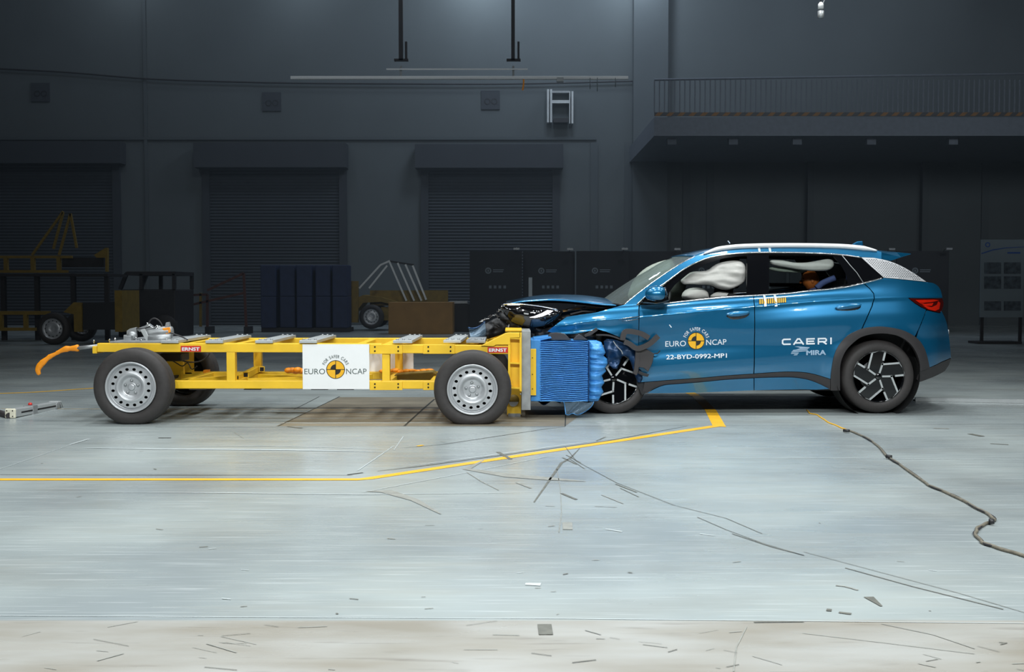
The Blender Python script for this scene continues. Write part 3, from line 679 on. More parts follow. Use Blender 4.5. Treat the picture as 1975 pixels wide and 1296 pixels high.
# cross members
for pxv in (195, 345, 447, 690, 745, 930):
    x = P(pxv, 670, NY).x
    MB().box(x - .035, x + .035, NY + .06, FY - .06, zt - .075, zt - .01).build('cross_member', M['yellow'], T, bevel=.004)
for pxv in (345, 447, 745, 835, 945):
    x = P(pxv, 740, NY).x
    MB().box(x - .035, x + .035, NY + .06, FY - .06, zlb + .005, zlt - .005).build('cross_member', M['yellow'], T, bevel=.004)
a = P(340, 741, NY); b = P(440, 741, NY)
MB().beam(V((a.x, NY + .1, zlt - .03)), V((b.x, FY - .1, zlt - .03)), .06, .05).build('floor_brace', M['yellow'], T)
MB().beam(V((b.x + .1, NY + .3, zlt - .03)), V((b.x + 1.2, FY - .3, zlt - .03)), .06, .05).build('floor_brace', M['yellow'], T)
MB().beam(V((b.x + 1.2, NY + .3, zlt - .03)), V((b.x + .1, FY - .3, zlt - .03)), .06, .05).build('floor_brace', M['yellow'], T)
for (x0, y0, Ya), (x1, y1, Yb) in (((456, 729, .5), (486, 719, 1.25)), ((474, 723, .7), (497, 711, 1.3)), ((505, 712, 1.2), (503, 712, 1.33))):
    a, b = P(x0, y0, Ya), P(x1, y1, Yb); s_ = MB().beam(a, b, .055, .055).build('loose_box_section', M['yellow'], T)
    dn = (a - b).normalized(); MB().beam(a + dn * .001, a + dn * .003, .038, .038).build('open_end', M['hole'], s_)
MB().prism([P(x, y, .95) for x, y in ((310, 690), (352, 690), (354, 722), (330, 724), (318, 710))], .95, 1.0).build('gusset', M['yellow'], T)
# cross plates with bolts
def plate(n0, n1, f0, f1, m='alu', nz=None, y0=.28, y1=1.44):
    za = zt + .002; zb2 = za + .025
    A, B, C, D = P(n0, 660, y0).x, P(n1, 660, y0).x, P(f0, 648, y1).x, P(f1, 648, y1).x
    mb = MB(); mb.add([(A, y0, za), (B, y0, za), (D, y1, za), (C, y1, za), (A, y0, zb2), (B, y0, zb2), (D, y1, zb2), (C, y1, zb2)],
                      [(0, 3, 2, 1), (4, 5, 6, 7), (0, 1, 5, 4), (1, 2, 6, 5), (2, 3, 7, 6), (3, 0, 4, 7)])
    o = mb.build('cross_plate', M[m], T, bevel=.002)
    for yy, aa, bb2 in ((y0 + .08, A, B), (y1 - .08, C, D)):
        for k in range(3):
            t = (k + .5) / 3; tt = (yy - y0) / (y1 - y0); xl = A + (C - A) * tt; xr2 = B + (D - B) * tt
            bt = MB().bolt((xl + (xr2 - xl) * t, yy, zb2), .013, .011); bt.build('bolt', M['steel'], o)
for n0, n1, f0, f1 in ((310, 344, 379, 407), (396, 430, 457, 485), (492, 526, 544, 571), (577, 611, 620, 648.5), (758, 795, 788, 815)): plate(n0, n1, f0, f1)
plate(855, 889, 877, 903, 'alu', y0=.34); plate(899, 936, 911, 940, 'steel', y0=.32)
for x0 in (365, 470, 600, 650):
    MB().pbox(x0, x0 + 32, 750.5, 752, NY + .01, NY + .06).build('weight_plate', M['bgdark'], T)
# wheels
def trolley_wheel(c, flat=False, ax=-1, rot=0):
    R = .343; A = ax
    prof = [(.222, .02), (.236, .006), (.27, -.002), (.305, .002), (.328, .016), (.338, .034), (R, .055), (R, .072), (R - .007, .074), (R - .007, .08), (R, .082), (R, .105), (R - .007, .107), (R - .007, .113), (R, .115),
            (R, .138), (R - .007, .14), (R - .007, .146), (R, .148), (R, .165), (.338, .188), (.325, .205), (.28, .218), (.222, .2)]
    mb = MB(); mb.lathe([(r, d) for r, d in prof], c, (0, -A, 0), 96, close=True)
    for k in range(48):                                  # shallow lateral tread cuts on the shoulder
        t = 2 * PI * k / 48; d = V((math.cos(t), 0, math.sin(t)))
    if flat or True:
        for v in mb.v:
            if v.z < .004: v.z = .004 + (v.z - .004) * .05
    w_ = mb.build('wheel', M['rubber'], T)
    r = MB(); Y = lambda d: V((0, -A * d, 0))
    r.lathe([(.224, .012), (.224, -.004), (.216, -.008), (.208, .0), (.203, .028), (.192, .036), (.186, .016), (.180, .010)], c, (0, -A, 0), 72)
    # annulus with real holes
    nh = 16; N = 96; ri, ro = .139, .180; cx = V(c) + Y(.010)
    loops = [[V((ro * math.cos(2 * PI * k / N), ro * math.sin(2 * PI * k / N), 0)) for k in range(N)], [V((ri * math.cos(2 * PI * k / N), ri * math.sin(2 * PI * k / N), 0)) for k in range(N)][::-1]]
    for k in range(nh):
        a = 2 * PI * (k + .5) / nh + rot; q = V((.1595 * math.cos(a), .1595 * math.sin(a), 0))
        loops.append([q + V((.0155 * math.cos(2 * PI * j / 14), .0125 * math.sin(2 * PI * j / 14), 0)) for j in range(14)][::-1])
    tr = tessellate_polygon(loops); flat_ = [p for l in loops for p in l]
    r.add([cx + V((p.x, 0, p.y)) for p in flat_], tr, 0)
    r.lathe([(.140, .010), (.137, .008), (.130, .001), (.122, -.003), (.114, -.002), (.106, .004), (.098, .016), (.090, .028), (.082, .035), (.074, .037), (.040, .037), (.034, .036), (.031, .032), (.029, .026), (.026, .022), (.018, .020), (.0005, .020)], c, (0, -A, 0), 64)
    ri_ = r.build('rim', M['rim'], w_, fix=False)
    for k in range(5):
        a = 2 * PI * k / 5 + .3 + rot
        bm2 = MB().lathe([(.014, .0), (.013, -.014), (.008, -.02), (.0005, -.021)], V(c) + Y(.04) + V((math.cos(a) * .058, 0, math.sin(a) * .058)), (0, -A, 0), 12)
        bm2.build('wheel_bolt', M['steel'], w_)
    MB().lathe([(.2, .05), (.0005, .05), (.0005, .06), (.2, .06)], c, (0, -A, 0), 48).build('brake_backing', M['hole'], w_)
c1 = P(251.5, 747, 0.0); c2 = P(911, 751.5, 0.0)
trolley_wheel(c1, rot=.0); trolley_wheel(c2, rot=.12)
trolley_wheel(V((c1.x, 1.72, c1.z)), ax=1); trolley_wheel(V((c2.x, 1.72, c2.z)), ax=1)
for c in (c1, c2): MB().tube([(c.x, .1, c.z), (c.x, 1.6, c.z)], .03).build('axle', M['bgdark'], T)
for c in (c1, c2):
    for yy in (.34, 1.32): MB().box(c.x - .05, c.x + .05, yy, yy + .05, c.z - .04, zb_ + .01).build('axle_hanger', M['yellow'], T)
# red name plates
for x0, x1, y0, y1 in ((348.5, 387.5, 667, 678.5), (940.5, 980, 669.5, 680.5)):
    YY = NY - .004; o = MB().pbox(x0, x1, y0, y1, YY, YY + .003).build('name_plate', M['red'], T, bevel=.001)
    tx = MB(); put_text(tx, 'ERNST', x0 + 2.5, x1 - 2.5, y1 - 2.4, 6.4, lambda x, y: P(x, y, YY - .001), 0, bold=.035)
    tx.build('lettering', M['vinylw'], o, fix=False)
# sign boards on both sides
def board(x0, x1, y0, y1, Y, far=False):
    o = MB().pbox(x0, x1, y0, y1, Y, Y + .006).build('sign_board', M['white'], T)
    if far: return o
    mp = lambda d: (lambda x, y: P(x, y, Y - d)); mb = MB(); mx = mp(.001)
    put_text(mb, 'EURO', 587, 627, 721.6, 10.6, mx, 0, 0.0); put_text(mb, 'NCAP', 667.5, 707, 721.4, 10.6, mx, 0, 0.0)
    put_arc(mb, 'FOR SAFER CARS', 647.3, 712.7, 22.3, 158, 22, 6.2, mx, 0, .004)
    mb.build('lettering', M['vinylgr'], o, fix=False)
    r = MB(); roundel(r, 647.3, 712.7, 18, mx, 0, 1, mp(.0016)); r.build('roundel', [M['vinyly'], M['vinylk']], o, fix=False)
board(584, 712, 664, 750.5, NY - .012)
bx = P(584, 664, NY).x; ex = P(712, 664, NY).x
fb = MB().box(bx + .12, ex + .3, FY + .002, FY + .008, P(0, 750.5, NY).z, P(0, 664, NY).z).build('sign_board', M['white'], T)
# a slack cargo strap and orange cloth heap on the floor frame
ob = MB()
random.seed(3)
for k in range(5): ob.ball((P(560 + k * 6, 720, 1.2).x, 1.15 + random.uniform(-.05, .05), zlt + .02 + random.uniform(0, .02)), .045, .05, .03, 10)
ob.build('orange_strap_heap', M['orange'], T)
ob = MB(); ob.pbox(392, 400, 714, 729, 1.33, 1.43); ob.build('orange_strap_end', M['orange'], T)
ob = MB()
for k in range(9): q = P(740 + k * 11, 716 - (k % 3), 1.25); ob.ball(q, .05, .06, .012 + .01 * random.random(), 10)
ob.build('orange_strap_heap', M['orange'], T)
MB().prism([P(x, y, .9) for x, y in ((754, 732), (762, 722), (835, 716), (842, 722), (836, 734), (800, 733))], .9, 1.1).build('canvas_bundle', M['yellow_dimmed'], T, bevel=.01)
MB().tube([P(x, y, .6) for x, y in crt([(320, 682), (335, 690), (362, 698), (385, 697), (400, 688), (404, 681)])], .006).build('cable_loop', M['bgdark'], T)
MB().tube([P(x, y, .7) for x, y in crt([(315, 685), (340, 700), (352, 706), (362, 700), (370, 712), (380, 706)])], .005).build('cable_loop', M['bgdark'], T)
MB().pbox(308, 350, 682, 697, .5, .75).build('battery_box', M['black'], T, bevel=.01)
# rear brake and release gear on top
ez = zt
K = empty('x', (0, 0, 0), '', ''); bpy.data.objects.remove(K)
def part(mb, name, m, **k): return mb.build(name, M[m], T, **k)
a = P(212, 662, .32); b = P(315, 662, .32)
part(MB().box(a.x, b.x, .31, 1.38, ez, ez + .018), 'base_plate', 'steel', bevel=.003)
Yg = .55
part(MB().pprism([(238, 660), (238, 646), (244, 646), (244, 638), (250, 634), (262, 631), (262, 660)], Yg, .04), 'bracket', 'steel', bevel=.003)
part(MB().pprism([(270, 636), (278, 634), (290, 658), (288, 662), (282, 658)], Yg - .05, .03), 'lever', 'alu', bevel=.003)
part(MB().lathe([(.0005, 0), (.045, 0), (.045, .03), (.025, .05), (.0005, .05)], P(256, 648, Yg), (0, -1, 0), 24), 'round_valve', 'steel')
part(MB().lathe([(.0005, -.05), (.04, -.05), (.05, -.03), (.052, 0), (.052, .17), (.04, .2), (.0005, .2)], P(292, 643, Yg + .05), (1, 0, .12), 28), 'pressure_cylinder', 'steel')
part(MB().lathe([(.0005, 0), (.045, 0), (.045, .2), (.0005, .2)], P(288, 655, Yg - .03), (1, 0, .05), 20), 'lower_cylinder', 'steel')
part(MB().pprism([(312, 633), (327, 631), (329, 641), (320, 645)], Yg, .1), 'orange_cap', 'orange', bevel=.006)
part(MB().pprism([(262, 634), (280, 628), (284, 624), (292, 630), (296, 636), (282, 640), (268, 640)], Yg + .1, .08), 'bracket', 'steel', bevel=.004)
part(MB().pbox(240, 252, 648, 661, Yg - .12, Yg), 'clamp_block', 'steel', bevel=.004)
part(MB().tube([P(x, y, Yg + .05) for x, y in crt([(285, 627), (290, 618), (297, 614), (305, 617), (311, 624), (314, 632)])], .007), 'hose', 'bgdark')
part(MB().tube([P(x, y, Yg + .02) for x, y in crt([(252, 640), (262, 634), (276, 634), (290, 630), (300, 633)])], .006), 'hose', 'bgdark')
part(MB().tube([P(x, y, Yg) for x, y in crt([(328, 642), (338, 645), (352, 650), (362, 656)])], .007), 'hose', 'bgdark')
part(MB().tube([P(x, y, Yg) for x, y in crt([(283, 622), (288, 628), (296, 632), (302, 628), (310, 630)])], .005), 'bare_wire', 'chrome')
part(MB().pprism([(318, 630), (320, 622), (325, 621), (327, 628), (325, 632)], Yg + .02, .04), 'fitting', 'steel')
for x, y in ((181, 657), (211, 655), (222, 653), (285, 625), (304, 630), (272, 656), (262, 652)):
    part(MB().tube([P(x, y + 5, Yg - .2), P(x, y, Yg - .2)], .005).ball(P(x, y, Yg - .2), .011, .011, .009, 8), 'stud', 'chrome')
q = P(186, 672, NY + .02)
part(MB().box(q.x - .03, q.x + .01, NY, FY, q.z - .045, q.z + .02), 'rear_beam', 'yellow', bevel=.004)
part(MB().pbox(180.5, 186, 669, 678.5, NY + .02, NY + .08), 'tow_eye', 'yellow', bevel=.004)
part(MB().pbox(182, 185.5, 671.5, 676, NY + .015, NY + .022), 'tow_eye_opening', 'hole')
rp = [P(x, y, NY + .1) for x, y in ((190, 667), (150, 671.5))]
rod = part(MB().tube(rp, .017, 12), 'release_rod', 'steel')
st = MB(); pts = crt([(152, 671), (140, 672), (128, 673), (117, 677), (108, 682), (96, 688), (86, 696), (77, 705), (73, 714), (76, 723)], 3)
wd = [.03, .034, .028, .026, .022, .026, .03, .026, .022, .02, .018, .02, .016, .018, .02, .024, .02, .022, .026, .03, .028, .03, .028, .026, .026, .022, .02, .012]
st.tube([P(x, y, NY + .1) for x, y in pts], (wd + [.01] * 9)[:len(pts)], 10, flat=.5); part(st, 'orange_tape_strap', 'orange')
# front bulkhead: ribs, braces, steel face plate
BF = NY + .05
for yy in (NY - .02, FY - .06):
    part(MB().prism([P(x, y, BF) for x, y in ((928, 666), (975, 642), (981, 641), (1004, 641), (1004, 650), (984, 651), (984, 664), (957, 664), (952, 667))], yy, yy + .08), 'diagonal_brace', 'yellow', bevel=.004)
    sp = part(MB().prism([P(x, y, BF) for x, y in ((981, 641), (1005, 641), (1005, 753), (986, 743), (981, 716))], yy + .07, yy + .085), 'side_plate', 'yellow')
    part(MB().prism([P(x, y, BF) for x, y in ((1002, 641), (1006, 641), (1006, 754), (1002, 752))], yy, yy + .08), 'flange', 'yellow')
    for y in (650, 697.5, 745): part(MB().prism([P(x, q_, BF) for x, q_ in ((982, y), (1003, y + 1), (1003, y + 4), (982, y + 3))], yy + .01, yy + .075), 'rib', 'yellow')
    part(MB().prism([P(x, y, BF) for x, y in ((980, 664), (984, 664), (984, 741), (980, 716))], yy + .0, yy + .085), 'flange', 'yellow')
qa, qb = P(975, 634, 1.3), P(1008, 643, 1.3)
part(MB().box(P(975, 636, 1).x, P(1006, 636, 1).x, .5, 1.3, P(0, 641, BF).z - .0, P(0, 641, BF).z + .02), 'top_plate', 'yellow', bevel=.004)
ft = MB(); YF = .62
ft.pbox(978, 1005, 745, 800, YF, YF + .06); part(ft, 'foot_plate', 'yellow')
part(MB().lathe([(.0005, 0), (.05, 0), (.05, .012), (.0005, .012)], P(991, 771, YF), (0, -1, 0), 24, m=0), 'round_socket', 'yellow_dimmed')
part(MB().prism([P(x, y, YF - .014) for x, y in crt([(981, 775), (984, 782), (990, 784), (997, 781), (1000, 775)], 3)], YF - .018, YF - .013), 'socket_plate', 'steel')
part(MB().pbox(980, 1004, 797.5, 806, YF - .01, YF + .12), 'foot_pad', 'steel')
a = P(1006, 638, .36); b = P(1023.5, 791, .36)
part(MB().box(a.x, b.x, .36, 1.52, b.z, a.z), 'steel_face_plate', 'steel', bevel=.004)
for yy in (650, 664, 700, 760): part(MB().bolt(P(1004, yy, .38), .008, .015, (0, -1, 0)), 'plate_bolt', 'steel')
BYn = .5
a = P(1021.5, 673, BYn - .03); b = P(1034, 762.5, BYn - .03)
part(MB().box(a.x, b.x, BYn - .03, BYn - .01, b.z, a.z), 'retaining_strip', 'yellow', bevel=.002)
for y in (690, 722, 750): part(MB().bolt(P(1027, y, BYn - .03), .005, .003, (0, -1, 0)), 'strip_bolt', 'hole')
# honeycomb barrier face
random.seed(5)
blk = MB(); xa, xb = P(1024, 0, BYn).x, P(1042, 0, BYn).x; xc = P(1136, 0, BYn).x
zt_, zb2 = P(0, 656.5, BYn).z, P(0, 774, BYn).z
blk.box(xa, xb + .01, BYn, 1.5, zb2, zt_ + .006)
part(blk, 'barrier_backing_block', 'bluebox2', bevel=.006)
side = MB(); NR = 33; NX = 26; rows = []
for i in range(NR * 6 + 1):
    f = i / (NR * 6); ph_ = (i % 6); row = []
    for j in range(NX + 1):
        g_ = j / NX; x = xb + (xc - xb) * g_
        amp = .0035 + .004 * noise.noise(V((g_ * 7, f * 30, 1.3)))
        dy = (-.014, -.016, -.008, .016, .030, .006)[ph_] + amp
        wz = .0035 * noise.noise(V((g_ * 5, f * 12, 4.))) + .004 * math.sin(g_ * 9 + f * 5) * (1 if 0 < i < NR * 6 else .3) + (.012 * math.exp(-((g_ - .12) / .1) ** 2) * math.exp(-((f - .12) / .08) ** 2))
        row.append(V((x + .003 * noise.noise(V((f * 40, 0, 0))), BYn + dy, zb2 + (zt_ - zb2) * f + wz)))
    rows.append(row)
side.loft(rows, flip=True)
k0 = len(side.v)
side.box(xb, xc, BYn + .02, 1.5, zb2 + .002, zt_ - .004)
part(side, 'barrier_honeycomb_block', 'bluebox', fix=False)
# crumpled front of the barrier
out = [(1134, 656), (1150, 656), (1160, 660), (1165, 672), (1168, 680), (1164, 686), (1171, 692), (1172, 701), (1167, 710), (1169, 716), (1161, 724), (1163, 731), (1166, 738), (1160, 746), (1164, 756), (1158, 765), (1154, 773), (1140, 774.5), (1133, 773)]
def inflate(name, pxl, Y, th, m, parent, amp=.01, fr=14, step=.012, power=.5, back=True, aniso=(1, 1), m_list=None, **kw):
    """cushion: front and back skins over an outline, thickness from the distance to its edge, with wrinkles"""
    loop = [P(x, y, Y) for x, y in pxl]; L2 = [(p.x, p.z) for p in loop]; bm = grid_poly([L2], step)
    seg = [(V(L2[i]), V(L2[(i + 1) % len(L2)])) for i in range(len(L2))]
    def dist(x, z):
        p = V((x, z)); best = 9
        for a, b in seg:
            ab = b - a; t = max(0, min(1, (p - a).dot(ab) / max(ab.length_squared, 1e-9))); best = min(best, (p - a - ab * t).length)
        return best
    D = {v.index: dist(v.co.x, v.co.z) for v in bm.verts}; mx = max(D.values()); mb = MB()
    vs = [v.co.copy() for v in bm.verts]; fs = [[v.index for v in f.verts] for f in bm.faces]
    def pos(v, s, i):
        h = (1 - (1 - min(D[i] / mx, 1)) ** 2) ** power
        wz = noise.noise(V((v.x * fr * aniso[0], v.z * fr * aniso[1], s * 3.1))) * amp + noise.noise(V((v.x * fr * 2.3 * aniso[0], v.z * fr * 2.3 * aniso[1], s))) * amp * .45
        return V((v.x, Y + s * (th * h) + wz * min(1, D[i] / mx * 4), v.z))
    mb.add([pos(v, -1, i) for i, v in enumerate(vs)], fs, 0, True)
    if back: mb.add([pos(v, 1, i) for i, v in enumerate(vs)], [f[::-1] for f in fs], 0, True)
    bm.free()
    n_ = len(vs)
    o = mb.build(name, m if not isinstance(m, str) else M[m], parent, fix=False, **kw)
    w_ = o.modifiers.new('weld', 'WELD'); w_.merge_threshold = .0005
    return o
inflate('crumpled_barrier_nose', out, BYn + .09, .10, 'bluebox2', T, amp=.045, fr=9, step=.009, power=.4, aniso=(.35, 3.2))
part(MB().box(xc, xc + .12, BYn + .1, 1.48, zb2 + .02, zt_ - .02), 'crushed_barrier_core', 'bluebox', bevel=.02)
part(MB().ribbon([(1136, 657), (1136.5, 700), (1135.5, 740), (1136, 774)], 1.3, BYn - .016, .01), 'block_joint', 'bluedark')
part(MB().prism([P(x, y, BYn + .02) for x, y in ((1040, 657), (1026, 657), (1030, 653), (1062, 649), (1064, 652))], BYn + .02, 1.3), 'torn_top_sheet', 'bluebox2')
sk = MB(); rows = []
for s_ in range(9):
    t = s_ / 8; row = []
    for i, (x, y) in enumerate(crt([(1026, 775), (1040, 777), (1052, 779), (1068, 776), (1082, 775)], 4)):
        row.append(P(x, y + 0, BYn + .01) + V((0, t * .9, .015 * math.sin(i * .7 + t * 4))))
    rows.append(row)
sk.loft(rows); part(sk, 'torn_lower_sheet', 'bluedark')
fm = MB(); rows = []
for k in range(10):
    t = k / 9; y = 775 + (799 - 775) * t; x0 = 1087 + 4 * t ** .6; x1 = 1145 - 24 * t * t - 2 * t
    rows.append([P(x0 + (x1 - x0) * j / 12, y + 1.5 * math.sin(j * .8), BYn - .01 + .02 * math.sin(j * .9 + k * .5)) for j in range(13)])
fm.loft(rows); part(fm, 'hanging_torn_film', 'film')
part(MB().tube([r_[0] for r_ in rows] + rows[-1][1:] + [r_[-1] for r_ in rows[::-1]][1:], .0035, 6), 'film_edge', 'bluebox')
# ------------------------------------------------------------------ the car
YC = .8 + .9375
car = empty('car', (2.1, YC, 0), 'metallic teal blue hatchback with crushed front end and white test lettering on its doors', 'car')
def pxpoly(pts, Y, deg, lo, hi):
    q = [P(x, y, Y) for x, y in pts]; return np.polyfit([p.x for p in q], [p.z for p in q], deg)
_zb = [P(x, y, .88) for x, y in crt([(1000, 600), (1120, 594), (1226, 588), (1278, 585), (1340, 578.5), (1401, 573), (1459, 569.4), (1520, 565.4), (1557, 561), (1600, 557), (1640, 551), (1680, 542), (1710, 537), (1760, 541), (1790, 544.5), (1830, 550)], 6)]
_zc = [P(x, y, .82) for x, y in crt([(1000, 640), (1060, 630), (1140, 618), (1190, 613.5), (1234, 610), (1340, 600), (1457, 590.5), (1578, 580.6), (1684, 575.5), (1752, 573.6), (1822, 573)], 6)]
_zbx = np.array([p.x for p in _zb]); _zbz = np.array([p.z for p in _zb]); _zcx = np.array([p.x for p in _zc]); _zcz = np.array([p.z for p in _zc])
def hermite(xs, ys):
    n = len(xs); m = [0] * n
    for i in range(n):
        a = max(i - 1, 0); b = min(i + 1, n - 1); m[i] = (ys[b] - ys[a]) / (xs[b] - xs[a])
    def f(x):
        if x <= xs[0]: return ys[0]
        if x >= xs[-1]: return ys[-1] + m[-1] * (x - xs[-1])
        i = 0
        while x > xs[i + 1]: i += 1
        h = xs[i + 1] - xs[i]; t = (x - xs[i]) / h
        return (2 * t ** 3 - 3 * t * t + 1) * ys[i] + (t ** 3 - 2 * t * t + t) * h * m[i] + (-2 * t ** 3 + 3 * t * t) * ys[i + 1] + (t ** 3 - t * t) * h * m[i + 1]
    return f
front_prof = hermite([0, .05, .12, .2, .28, .36, .43, .50, .57, .65, .75], [0, .002, .004, .007, .013, .015, .004, .0, .006, .03, .06])
rear_prof = hermite([0, .03, .09, .16, .24, .32, .40, .48, .56, .65, .75], [.030, .031, .017, .003, .000, .006, .014, .012, .014, .03, .06])
HUB = P(1695, 726.5, .84)
def sstep(x, a, b):
    t = max(0, min(1, (x - a) / (b - a))); return t * t * (3 - 2 * t)
def inset(X, Z):
    zb = float(np.interp(X, _zbx, _zbz)); zc = float(np.interp(X, _zcx, _zcz))
    if Z <= zc:
        d = zc - Z; w_ = sstep(X, 1.6, 2.9); r = front_prof(d) * (1 - w_) + rear_prof(d) * w_
    elif Z <= zb:
        s = (Z - zc) / (zb - zc); w_ = sstep(X, 1.6, 2.9) * .030; r = w_ + (.05 - w_ * .5) * (1 - (1 - s) ** 2)
    else:
        t = Z - zb; w_ = sstep(X, 1.6, 2.9) * .030; r = .05 + w_ * .5 + .36 * t + .24 * t * t
    r += .010 * ((X - 2.2) / 1.6) ** 2
    if X < 1.0: r += .22 * (1.0 - X) ** 2
    if X > 3.6: r += 1.15 * (min(X, 4.17) - 3.6) ** 3 + 1.12 * max(0, X - 4.17)
    rr = math.hypot(X - HUB.x, Z - HUB.z); r -= .014 * math.exp(-((rr - .44) / .07) ** 2)
    if X < 1.15 and Z < zc:                                     # buckled front wing
        k = min(1, (1.15 - X) / .5); dd = zc - Z
        r += k * (.012 * noise.noise(V((X * 7, 0, Z * 9))) + .02 * math.sin(dd * 30) * (dd > .02) * min(1, dd / .1))
    return r
def SY(X, Z): return .8 + inset(X, Z)
def PS(px, py, off=0.0):
    Y = .88
    for _ in range(26):
        p = P(px, py, Y); Y = .45 * Y + .55 * SY(p.x, p.z)
    p = P(px, py, Y + off); return p
def surf_n(X, Z):
    e_ = .011; gx = (SY(X + e_, Z) - SY(X - e_, Z)) / (2 * e_); gz_ = (SY(X, Z + e_) - SY(X, Z - e_)) / (2 * e_)
    return V((gx, -1, gz_)).normalized()
def panel(name, pts, m, parent=None, off=0.0, holes=(), flange=.02, step=.028, mirror=False, label=None):
    step = (.06 if mirror else .015) if m == 'paint' else step
    loops = []
    for lp in (pts, *holes):
        q = [PS(x, y) for x, y in lp]; loops.append([(p.x, p.z) for p in q])
    bm = grid_poly(loops, step); par = parent or car; org = wloc(par)
    vs, ns, fs = [], [], []
    for v in bm.verts:
        x, z = v.co.x, v.co.z; vs.append(V((x, SY(x, z) + off, z))); ns.append(surf_n(x, z))
    for f in bm.faces:
        idx = [v.index for v in f.verts]; a, b, c = (vs[idx[0]], vs[idx[1]], vs[idx[2]]); nn = (b - a).cross(c - a)
        fs.append(idx if nn.y < 0 else idx[::-1])
    be = [(e_.verts[0].index, e_.verts[1].index) for e_ in bm.edges if len(e_.link_faces) == 1]
    bm.free()
    if flange:
        for a, b in be:
            k = len(vs); A, B = vs[a], vs[b]; A2, B2 = A + V((0, flange, 0)), B + V((0, flange, 0)); n_ = (B - A).cross(V((0, 1, 0))).normalized()
            vs += [A.copy(), B.copy(), B2, A2]; ns += [n_] * 4; fs.append([k, k + 1, k + 2, k + 3])
    if mirror:
        vs = [V((p.x, 2 * YC - p.y, p.z)) for p in vs]; ns = [V((p.x, -p.y, p.z)) for p in ns]; fs = [f[::-1] for f in fs]
    me = bpy.data.meshes.new(name); me.from_pydata([p - org for p in vs], [], fs); me.materials.append(M[m] if isinstance(m, str) else m)
    me.polygons.foreach_set('use_smooth', [True] * len(me.polygons)); me.update()
    me.normals_split_custom_set_from_vertices([tuple(n_) for n_ in ns])
    o = bpy.data.objects.new(name, me); COL.objects.link(o); o.parent = par
    if label: o['label'] = label
    return o
def trim(pts, r, m, name, off=-.006, flat=None, mirror=False, parent=None, n=8):
    q = [PS(x, y, off) for x, y in pts]
    if mirror: q = [V((p.x, 2 * YC - p.y, p.z)) for p in q]
    return MB().tube(q, r, n, flat=flat).build(name, M[m] if isinstance(m, str) else m, parent or car)
# outlines in the view, traced once and used for both sides of the body
belt = crt([(1234, 588.5), (1278, 586), (1340, 579.8), (1401, 574.3), (1453, 570.7)], 4)
beltr = crt([(1454.6, 570.5), (1520, 566.3), (1557, 562), (1600, 558.3), (1640, 552.3), (1665, 546.8)], 4)
cladtop_f = crt([(1452.8, 720.5), (1400, 724), (1357, 728), (1300, 732), (1243, 736.5)], 3)
cladtop_r = crt([(1601, 730.5), (1575, 722.5), (1553, 718), (1527, 716.5), (1500, 717.2), (1454.8, 720.2)], 3)
arch_out = crt([(1601.6, 753), (1602, 725), (1605, 702), (1609, 684), (1618, 665), (1636, 646), (1662, 634), (1683, 630.5), (1704, 630), (1738, 636), (1764, 649), (1778, 664), (1786, 682), (1792.5, 709)], 5)
arch_in = crt([(1619.5, 753), (1619.5, 725), (1620, 705), (1624, 690), (1634, 672), (1655, 653), (1675, 645.5), (1696, 643), (1718, 644.5), (1737, 650), (1755, 663), (1767, 681), (1773, 700), (1773.5, 716)], 5)
def arch_between(p, q):         # piece of the arch outline between two x-positions along the path
    i = min(range(len(arch_out)), key=lambda k: math.hypot(arch_out[k][0] - p[0], arch_out[k][1] - p[1])); j = min(range(len(arch_out)), key=lambda k: math.hypot(arch_out[k][0] - q[0], arch_out[k][1] - q[1]))
    s_ = arch_out[min(i, j):max(i, j) + 1]; return s_ if i <= j else s_[::-1]
fd_poly = belt + cladtop_f + [(1233.2, 737), (1232.6, 700), (1232.5, 640), (1233, 600)]
rd_poly = beltr + [(1676, 556.5), (1684.3, 566), (1685.4, 576), (1681, 590), (1674.8, 604), (1661.5, 633.5)] + arch_between((1661.5, 634), (1601.8, 729)) + cladtop_r[1:]
seam = [(1667, 546.3), (1678, 556), (1686, 566), (1687.2, 576), (1683, 590.5), (1676.8, 604.5), (1664, 633)]
lamp_poly = [(1752.6, 575.2), (1775, 575.8), (1800, 575.5), (1817, 575.5), (1819.5, 583), (1819, 590), (1816, 598), (1812, 603), (1800, 600.5), (1788.8, 597.5), (1777, 592), (1765.4, 584.8)]
q_poly = seam[::-1] + crt([(1703.5, 536.3), (1730, 538.6), (1760, 541.5), (1788, 544.6), (1801, 546.5), (1810, 553), (1815, 562), (1817.5, 574.5)], 3) + [(1800, 574.8), (1775, 575), (1751, 574.4), (1764.6, 585.8), (1776.5, 593), (1786, 597.4), (1783.5, 604), (1777, 621), (1770.6, 636), (1765, 648.5)] + arch_between((1764, 649), (1662, 634))
q_poly = crt([(1703.5, 536.3), (1730, 538.6), (1760, 541.5), (1788, 544.6), (1801, 546.5), (1810, 553), (1815, 562), (1817.5, 574.5)], 3) + [(1800, 574.8), (1775, 575), (1751, 574.4), (1764.6, 585.8), (1776.5, 593), (1786, 597.4), (1783.5, 604), (1777, 621), (1770.6, 636), (1764.5, 648.8)] + arch_between((1762, 648), (1664, 633.5)) + seam[::-1]
bmp_poly = [(1787.5, 598.5), (1800, 601.7), (1812, 604), (1817, 602)] + crt([(1819, 606), (1825, 620), (1829, 640), (1832, 665), (1834, 690)], 3) + [(1815, 698), (1793.5, 708.2)] + arch_between((1792, 706), (1766.5, 650)) + [(1772, 636.5), (1778.5, 621.5), (1785, 604.5)]
low_poly = [(1834, 691.5), (1830, 704), (1822, 716), (1795, 729), (1772, 737), (1768, 731), (1774.5, 716), (1774.5, 707), (1793, 709.5), (1815, 699.5)]
